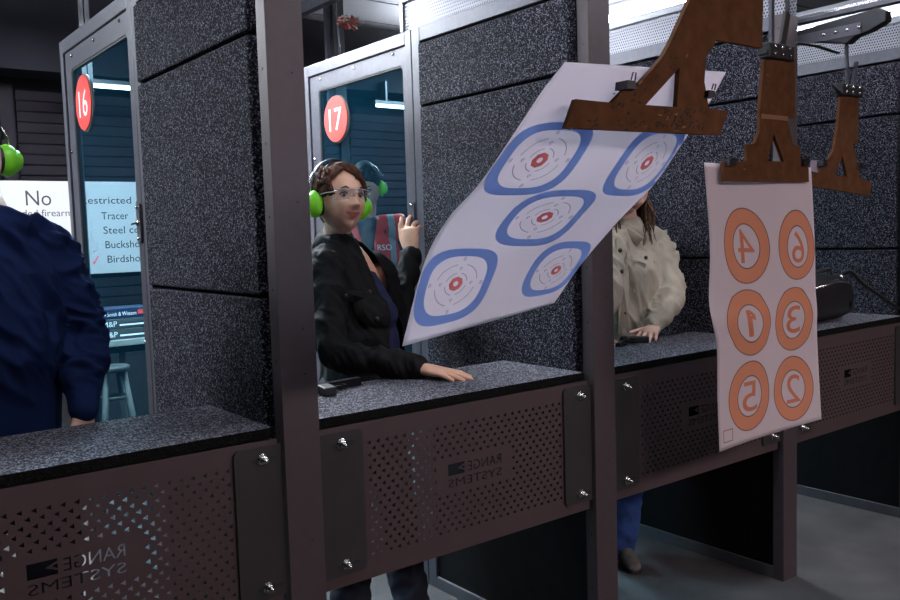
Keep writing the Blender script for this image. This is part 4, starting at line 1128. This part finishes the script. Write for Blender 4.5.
for h_, a in ((hipL, anL), (hipR, anR)):
    kn = h_.lerp(a, .52)+V((0, -.02, 0)); limb(b, [h_, h_.lerp(kn, .5), kn, kn.lerp(a, .4), a], [.095, .08, .058, .055, .038])
hand(b, wrL+V((0, 0, -.006)), V((-.10, .02, -1)), V((.5, -.9, 0)), V((-.9, -.5, 0)), 1.05, curl=(.25, .3, .35, .4), thumb=(.45, .15))
hand(b, wrR, V((.3, -1, -.15)), V((0, 0, 1)), V((1, .3, 0)), 1.1, curl=(.1, .1, .12, .15), thumb=(.6, .2))
remesh(b, 'body', [skinM, lipM], root, .005, 1, matf=lips_fn(at, L2, F2, U3, hc, 1.05)); face_bits(at, F2, 1.05, root, False)
wa, wb_ = folds((.55, 0, -.8), 3.5, 14, .030, 3), folds((.9, 0, -.35), 6, 19, .026, 4)
def wr2(p_, n_):
    k = min(max((p_.x+.42)/.06, 0), 1); return (wa(p_, n_)*(1-k)+wb_(p_, n_)*k)*min(max((p_.z-1.10)/.12, .1), 1)
j = MB(); loft(j, [(V((nb.x, .71, .99)), .165, .145)]+torso_secs(pel, wst, chs, upc, nb-V((0, 0, .018)), W_m, .026)[1:], shline, 28)
for a, c_, d_ in ((shR, elR, wrR), (shL, elL, wrL)):
    e = d_+(c_-d_).normalized()*.004
    limb(j, [a+(nb-a)*.5, a, a.lerp(c_, .5), c_, c_.lerp(d_, .55), d_.lerp(c_, .27), d_.lerp(c_, .2), e], [.060, .066, .065, .062, .059, .053, .045, .041], 20)
remesh(j, 'shirt', navy, root, .006, 4, wr2)
q = MB(); tro(q, pel, ((hipL, anL), (hipR, anR)), 1.05); remesh(q, 'trousers', den_d, root, .010, 3, wrinkle(.006, 9, seed=8))
for a in (anL, anR): q = MB(); shoes(q, a, V((0, -1, 0)), 1.1); remesh(q, 'shoe', muff_b, root, .007, 2)
q = MB(); hairD = hair_mat('hair_dark_brown', (.012, .008, .006), (.05, .03, .02))
loft(q, [(at(0, -.040, -.035), .062, .050), (at(0, -.022, .02), .082, .082), (at(0, -.010, .07), .080, .088), (at(0, -.008, .104), .052, .060)], L2, 24)
q.build('hair', hairD, root)
earmuffs(at, L2, F2, U3, 1.05, 'green earmuffs at the left edge, on the person in the navy shirt', wide=.090)

# --- the person in the olive shirt ------------------------------------------------------------
root = thing('person', 'person with long brown hair in an olive buttoned shirt, hand on the bench', 'person', (2.02, .62, 0))
olive = mat('shirt_olive', (.46, .42, .34), .85, spec=.3, var=.2, vscale=9, bump=.3, bscale=600)
shline = V((1, -.02, 0)).normalized(); shl = shline; ff = V((-.12, -1, 0)).normalized()
nb = P(626, 229, Y=.60); X0 = nb.x+.015; upc = V((X0, .61, 1.45)); chs = V((X0, .60, 1.32)); wst = V((X0, .62, 1.12)); pel = V((X0, .64, .94))
hc = P(629, 186, Y=.545)
shL = P(656, 243, Y=.57); shR = V((2*X0-shL.x, .57, shL.z)); elL, wrL = P(670, 293, Y=.46), P(654, 327, Y=.42)
elR, wrR = V((X0-.28, .50, 1.25)), P(590, 335, Y=.50)
W_o = ((.150, .130, .150, .150, .065), (.115, .11, .12, .09, .06))
b = MB(); at, L2, F2, U3 = head_mesh(b, hc, V((-.25, -1, 0)), 1.02, -.45)
loft(b, [(nb-V((0, 0, .03)), .055, .055), (nb+V((0, 0, .03)), .050, .052), (at(0, -.015, -.06), .048, .05)], shline, 18)
loft(b, torso_secs(pel, wst, chs, upc, nb, W_o, -.008), shline, 24)
for a, c_, d_ in ((shR, elR, wrR), (shL, elL, wrL)): limb(b, [a, a.lerp(c_, .5), c_, c_.lerp(d_, .5), d_], [.044, .036, .030, .027, .022])
anL, anR = P(623, 543, Z=.08), V((X0-.24, .70, .08)); hipL, hipR = pel+shline*.09, pel-shline*.09
for h_, a in ((hipL, anL), (hipR, anR)):
    kn = h_.lerp(a, .52)+V((0, -.02, 0)); limb(b, [h_, h_.lerp(kn, .5), kn, kn.lerp(a, .4), a], [.09, .075, .055, .050, .036])
hand(b, wrL, P(636, 344, Z=1.078)-wrL, V((.1, 0, 1)), V((-1, -.2, 0)), 1.0, curl=(.22, .22, .24, .26), spread=.18, thumb=(.7, .5), bend0=0)
hand(b, wrR, V((.1, -1, -.3)), V((0, 0, 1)), V((1, 0, 0)), 1.0, curl=(.3, .35, .4, .4), thumb=(.6, .3))
remesh(b, 'body', [skinM, lipM], root, .004, 1, matf=lips_fn(at, L2, F2, U3, hc, 1.02)); face_bits(at, F2, 1.02, root)
j = MB(); loft(j, [(V((X0, .64, .86)), .165, .125)]+torso_secs(pel, wst, chs, upc, nb-V((0, 0, .01)), W_o, .022), shline, 28)
for a, c_, d_ in ((shR, elR, wrR), (shL, elL, wrL)):
    e = d_+(c_-d_).normalized()*.006
    limb(j, [a+(nb-a)*.4, a, a.lerp(c_, .5), c_, c_.lerp(d_, .55), e+(c_-d_).normalized()*.03, e], [.055, .068, .070, .068, .056, .048, .040], 20)
def ok(p, n):
    q = p-chs; return not (q.dot(ff) > .02 and -.12 < q.dot(shline) < -.062 and q.z > -.25)
wc_, wd_ = folds((.3, 0, -.9), 4, 15, .016, 9), folds((.9, 0, .3), 6, 20, .024, 10)
def wr3(p_, n_):
    k = min(max((p_.x-X0-.14)/.05, 0), 1); return wc_(p_, n_)*(1-k)+wd_(p_, n_)*k
so_ = remesh(j, 'shirt', olive, root, .0055, 3, wr3)
q = MB(); loft(q, torso_secs(pel, wst, chs, upc, nb-V((0, 0, .02)), W_o, .006), shline, 26); remesh(q, 'undershirt', mat('undershirt', (.55, .55, .56), .8), root, .009, 2)
pt = patch(so_, [(616, 238), (626, 238), (628, 262), (629, 290), (630, 333), (619, 334), (618, 290), (617, 262)], .003, .003)
if pt: pt.build('placket', olive, root)
for px, py in ((620, 250.5), (621.5, 271.5), (623.5, 293.5), (624.5, 313)):
    q_, n_ = surf(so_, px, py, -.002)
    if q_: MB().cyl(q_, q_+n_*.008, .0095, 14).build('button', btn, root)
for poly in ([(632, 255), (641, 253), (655, 252), (655, 258), (645, 264), (632, 260)], [(633, 262), (645, 266), (654, 261), (653, 290), (634, 292)]):
    pt = patch(so_, poly, .004, .006)
    if pt: pt.build('pocket', olive, root)
q_, n_ = surf(so_, 645, 258.5, .004)
if q_: MB().cyl(q_, q_+n_*.008, .008, 12).build('button', btn, root)
kc = MB()
kc.tube([nb+V((-.07, .0, .012)), nb+V((-.065, -.055, -.012)), nb+V((-.02, -.10, -.06))], [(.026, .006)]*3, 8, ref=(0, 0, 1)); kc.tube([nb+V((.07, .0, .012)), nb+V((.065, -.055, -.012)), nb+V((.01, -.10, -.06))], [(.026, .006)]*3, 8, ref=(0, 0, 1))
kc.tube([nb+V((-.07, .0, .012)), nb+V((-.05, .06, .02)), nb+V((.05, .06, .02)), nb+V((.07, 0, .012))], [(.024, .006)]*4, 8, ref=(0, 0, 1)); kc.build('collar', olive, root)
den_b = mat('denim_blue', (.014, .05, .19), .8, var=.5, vscale=12, bump=.3, bscale=500)
q = MB(); tro(q, pel, ((hipL, anL+V((0, .01, -.02))), (hipR, anR+V((0, .01, -.02)))), .95); remesh(q, 'jeans', den_b, root, .010, 3, wrinkle(.010, 10, seed=6))
sh_m = mat('shoe_suede', (.11, .10, .09), .8, var=.2, vscale=30)
for a in (anL, anR):
    q = MB(); shoes(q, a, V((-.5, -.85, 0)), .82); so = remesh(q, 'shoe', sh_m, root, .006, 2); q = MB(); sole(q, a, V((-.5, -.85, 0)), .82); q.build('sole', muff_b, so)
hairB = hair_mat('hair_brown', (.03, .017, .010), (.19, .105, .06)); h = MB(); rr = random.Random(5)
loft(h, [(at(0, -.040, -.05), .060, .050), (at(0, -.022, .02), .084, .082), (at(0, -.010, .07), .082, .090), (at(0, -.008, .104), .052, .060)], L2, 24)
for i in range(230):
    az = rr.choice((rr.uniform(45, 175), rr.uniform(-175, -45), rr.uniform(55, 110))); a0 = on_head
    r0 = at(math.sin(math.radians(az))*.05, math.cos(math.radians(az))*.05, .098)
    r1 = at(math.sin(math.radians(az))*.092, math.cos(math.radians(az))*.100-.01, .03+rr.uniform(-.02, .02))
    r2 = at(math.sin(math.radians(az))*.098, math.cos(math.radians(az))*.10-.015, -.05)
    dn = rr.uniform(.06, .20); r3 = V((r2.x+rr.uniform(-.02, .03), r2.y+rr.uniform(-.03, .02), r2.z-dn*.5)); r4 = V((r3.x+rr.uniform(-.025, .025), r3.y+rr.uniform(-.03, .02), r3.z-dn*.6))
    strand(h, V((0, 0, 0)), [r0, r1, r2, r3, r4], rr.uniform(.003, .0055), 0, n=5)
h.build('hair', hairB, root)

# --- range officer behind the glass -----------------------------------------------------------
root = thing('person', 'person in a red vest marked RSO behind the glass of the 17 window', 'person', (1.50, 1.95, 0))
Ff = V((-.42, -1, 0)).normalized(); shline = frame_of(Ff)[0]; shl = shline; ff = Ff
hc = P(365.5, 189, d=4.5); nb = P(366, 224, d=4.58); X0, Y0 = nb.x, nb.y+.02
upc = V((X0, Y0, nb.z-.09)); chs = V((X0, Y0, nb.z-.22)); wst = V((X0, Y0+.02, nb.z-.42)); pel = V((X0, Y0+.03, .95))
shL = nb+shline*.175-V((0, 0, .055)); shR = nb-shline*.175-V((0, 0, .055))
elL, wrL = shL+shline*.07+V((0, 0, -.27)), shL+shline*.03+Ff*.14+V((0, 0, -.45)); elR, wrR = shR-shline*.07+V((0, 0, -.27)), shR-shline*.0+Ff*.14+V((0, 0, -.45))
b = MB(); at, L2, F2, U3 = head_mesh(b, hc, V((-.70, -.8, 0)), .97, -.22)
loft(b, [(nb-V((0, 0, .03)), .062, .06), (nb+V((0, 0, .03)), .055, .056), (at(0, -.015, -.06), .052, .054)], shline, 18)
loft(b, torso_secs(pel, wst, chs, upc, nb, W_m, -.008), shline, 24)
for a, c_, d_ in ((shR, elR, wrR), (shL, elL, wrL)): limb(b, [a, a.lerp(c_, .5), c_, c_.lerp(d_, .5), d_], [.048, .040, .034, .030, .025])
anL, anR = V((X0, Y0, .07))+shline*.12, V((X0, Y0, .07))-shline*.12; hipL, hipR = pel+shline*.10, pel-shline*.10
for h_, a in ((hipL, anL), (hipR, anR)):
    kn = h_.lerp(a, .52)+V((0, -.02, 0)); limb(b, [h_, h_.lerp(kn, .5), kn, kn.lerp(a, .4), a], [.095, .08, .058, .055, .038])
for w_, sx in ((wrL, -1), (wrR, 1)): hand(b, w_, Ff+V((0, 0, -.5))+shline*.4*sx, V((0, 0, 1))+Ff*.3, shline*sx, 1.05, thumb=(.6, .2))
skinR = skin_mat('skin_tan', (.50, .30, .22))
remesh(b, 'body', [skinR, lipM], root, .005, 1, matf=lips_fn(at, L2, F2, U3, hc, .97)); face_bits(at, F2, .97, root, True)
j = MB(); loft(j, torso_secs(pel, wst, chs, upc, nb-V((0, 0, .01)), W_m, .014), shline, 26)
for a, c_, d_ in ((shR, elR, wrR), (shL, elL, wrL)): limb(j, [a+(nb-a)*.4, a, a.lerp(c_, .5), c_, c_.lerp(d_, .55), d_], [.06, .068, .064, .060, .050, .040], 18)
remesh(j, 'shirt', mat('shirt_teal_grey', (.03, .055, .065), .8, bump=.3, bscale=500), root, .009, 3, wrinkle(.006, 10, seed=12))
j = MB(); loft(j, torso_secs(pel+V((0, 0, .06)), wst, chs, upc, nb-V((0, 0, .02)), W_m, .030), shline, 28)
for sx in (-1, 1): loft(j, [(nb+shline*.05*sx, .05, .05), (nb+shline*(.165*sx)-V((0, 0, .040)), .075, .098)], Ff, 16)
def vk(p, n):
    q = p-chs; x, y, z = q.dot(shline), q.dot(ff), q.z
    if abs(x) > .215 and z > -.02: return False
    if y > .02 and abs(x) < .004+.20*max(0, z+.02): return False
    if (V((p.x, p.y, 0))-V((nb.x, nb.y, 0))).length < .068 and z > .16: return False
    return True
def vm(p, n):
    x = (p-chs).dot(shline); z = (p-chs).z
    return 1 if (.118 < abs(x) < .152) or (-.20 < z < -.155) else 0
vest = remesh(j, 'vest', [mat('vest_red', (.75, .045, .03), .6), mat('vest_stripe', (.32, .34, .36), .35)], root, .007, 3, keep=vk, matf=vm, solid=.003)
cx, n_ = surf(vest, 377, 251, .015)
if cx is None: cx = P(375.5, 252, d=4.3); n_ = -fw
vx = V((0, 0, 1)).cross(n_).normalized(); q = MB(); write(q, 'RSO', cx, vx, n_.cross(vx), .044, .001, 0, .002); q.build('vest_lettering', white_m, root)
q = MB(); tro(q, pel, ((hipL, anL), (hipR, anR)), 1.0); remesh(q, 'trousers', den_d, root, .012, 3, wrinkle(.006, 9, seed=8))
for a in (anL, anR): q = MB(); shoes(q, a, Ff, 1.05); remesh(q, 'shoe', muff_b, root, .008, 2)
q = MB(); hairK = hair_mat('hair_black', (.006, .006, .007), (.035, .035, .035)); rr = random.Random(3)
loft(q, [(at(0, -.040, -.035), .062, .050), (at(0, -.022, .02), .082, .082), (at(0, -.008, .065), .080, .090), (at(0, -.006, .100), .056, .064)], L2, 24)
for i in range(90):
    az = rr.uniform(0, 360); e = rr.uniform(30, 80); p = on_head(az, e, 1.04); strand(q, p, [V((0, 0, 0)), U3*.008+F2*.006, U3*.008+F2*.02], .005, 0, n=5)
q.build('hair', hairK, root)
earmuffs(at, L2, F2, U3, .93, 'green earmuffs on the person in the red vest, seen through glass', wide=.076, th=.6)

# ------------------------------------------------------------------ things on the benches
def pistol(o, D, Sd, label, revolver=False):
    """lying on its side: D = muzzle direction, Sd = direction of the grip in the bench plane"""
    D, Sd = V(D).normalized(), V(Sd).normalized(); Sd = (Sd-D*Sd.dot(D)).normalized(); U = V((0, 0, 1)); o = V(o)
    t = thing('revolver' if revolver else 'pistol', label, 'gun', o)
    z = U*.014
    b = MB().prism([(-.085, .0), (.095, .0), (.095, -.024), (-.080, -.024), (-.09, -.012)] if not revolver else [(-.05, .004), (.12, .004), (.12, -.012), (-.0, -.018), (-.05, -.012)], o+z, D, -Sd, .024 if not revolver else .016)
    if not revolver:
        for k in range(5): b.prism([(-.078+k*.007, .0005), (-.075+k*.007, .0005), (-.075+k*.007, -.022), (-.078+k*.007, -.022)], o+z, D, -Sd, .0255)
        b.cyl(o+z+D*.094+Sd*.009, o+z+D*.099+Sd*.009, .0065, 12)
    else: b.cyl(o+z+D*.02, o+z+D*.122, .008, 14)
    b.build('slide' if not revolver else 'barrel', gun_steel, t)
    if revolver:
        c = MB().cyl(o+U*.019-D*.022+Sd*.010, o+U*.019+D*.020+Sd*.010, .0185, 18)
        for k in range(6):
            a = k*PI/3; c.cyl(o+U*.019+Sd*.010+(Sd*math.cos(a)+U*math.sin(a))*.0155-D*.02, o+U*.019+Sd*.010+(Sd*math.cos(a)+U*math.sin(a))*.0155+D*.0205, .0045, 8)
        c.build('cylinder', gun_steel, t)
    MB().prism([(-.085, -.022), (-.035, -.022), (-.045, -.055), (-.062, -.105), (-.105, -.098), (-.088, -.05)], o+z, D, -Sd, .026).build('grip', muff_b, t, .004)
    MB().prism([(-.04, -.022), (.02, -.022), (.016, -.052), (-.028, -.054), (-.045, -.05)], o+z, D, -Sd, .008, holes=[[(-.034, -.026), (.014, -.026), (.011, -.047), (-.026, -.049), (-.038, -.045)]]).build('trigger_guard', gun_steel, t)
    MB().tube([o+z-D*.012+Sd*.024, o+z-D*.008+Sd*.036, o+z-D*.013+Sd*.046], .0022, 6).build('trigger', gun_steel, t)
    return t
B0 = P(330, 391, Z=1.066); pistol(B0+V((.03, .03, 0)), (.95, .1, 0), (.1, -.95, 0), 'black pistol lying at the left end of the woman\'s bench')
B1 = P(622, 344.5, Z=1.066); pistol(B1, (-.8, -.5, 0), (.3, -.9, 0), 'dark revolver lying by the hand of the person in olive', True)
# black bag with strap
t = thing('range_bag', 'black padded bag on the farthest bench, half hidden by the orange number target', 'bag', (3.07, .24, 1.065))
bagm = mat('bag_nylon', (.012, .012, .014), .42, var=.3, vscale=20, bump=.4, bscale=300)
bb = MB(); loft(bb, [(V((2.80, .24, 1.145)), .080, .10), (V((2.84, .24, 1.17)), .105, .12), (V((3.04, .24, 1.185)), .118, .13), (V((3.18, .24, 1.17)), .105, .12), (V((3.20, .24, 1.16)), .095, .11)], (0, 0, 1), 28)
for i, v in enumerate(bb.v):
    bb.v[i] = V((min(max(v.x, 2.76), 3.215), .24+math.copysign(min(abs(v.y-.24), .095), v.y-.24), max(v.z, 1.0655)))
bb.build('body', bagm, t)
zp = MB().tube([V((2.80, .125, 1.245)), V((3.04, .128, 1.262)), V((3.19, .15, 1.24))], .004, 8); zp.build('zipper', zinc, t)
hn = MB().tube([V((2.92, .2, 1.285)), V((2.94, .19, 1.315)), V((3.06, .19, 1.322)), V((3.09, .2, 1.29))], [(.010, .004)]*4, 8); hn.build('handle', bagm, t)
sp = [P(842, 274, Y=.22), P(852, 272, Y=.17), P(862, 283, Y=.13), P(880, 296, Y=.08), P(896, 307, Y=.05), P(906, 311.5, Z=1.069)]
MB().tube([catmull(sp, i/20) for i in range(21)], [(.003, .012)]*21, 8, ref=(1, -.5, .5)).build('strap', bagm, t)
MB().cyl(P(841, 277, Y=.16), P(841, 277, Y=.145), .010, 14).build('strap_clip', zinc, t)

# ------------------------------------------------------------------ world and view
w = bpy.data.worlds.new('world'); bpy.context.scene.world = w; w.use_nodes = True
w.node_tree.nodes['Background'].inputs[0].default_value = (.02, .02, .025, 1); w.node_tree.nodes['Background'].inputs[1].default_value = .5
vs = bpy.context.scene.view_settings
vs.view_transform = 'Standard'; vs.look = 'None'; vs.gamma = 1; vs.use_curve_mapping = False; vs.exposure = 0
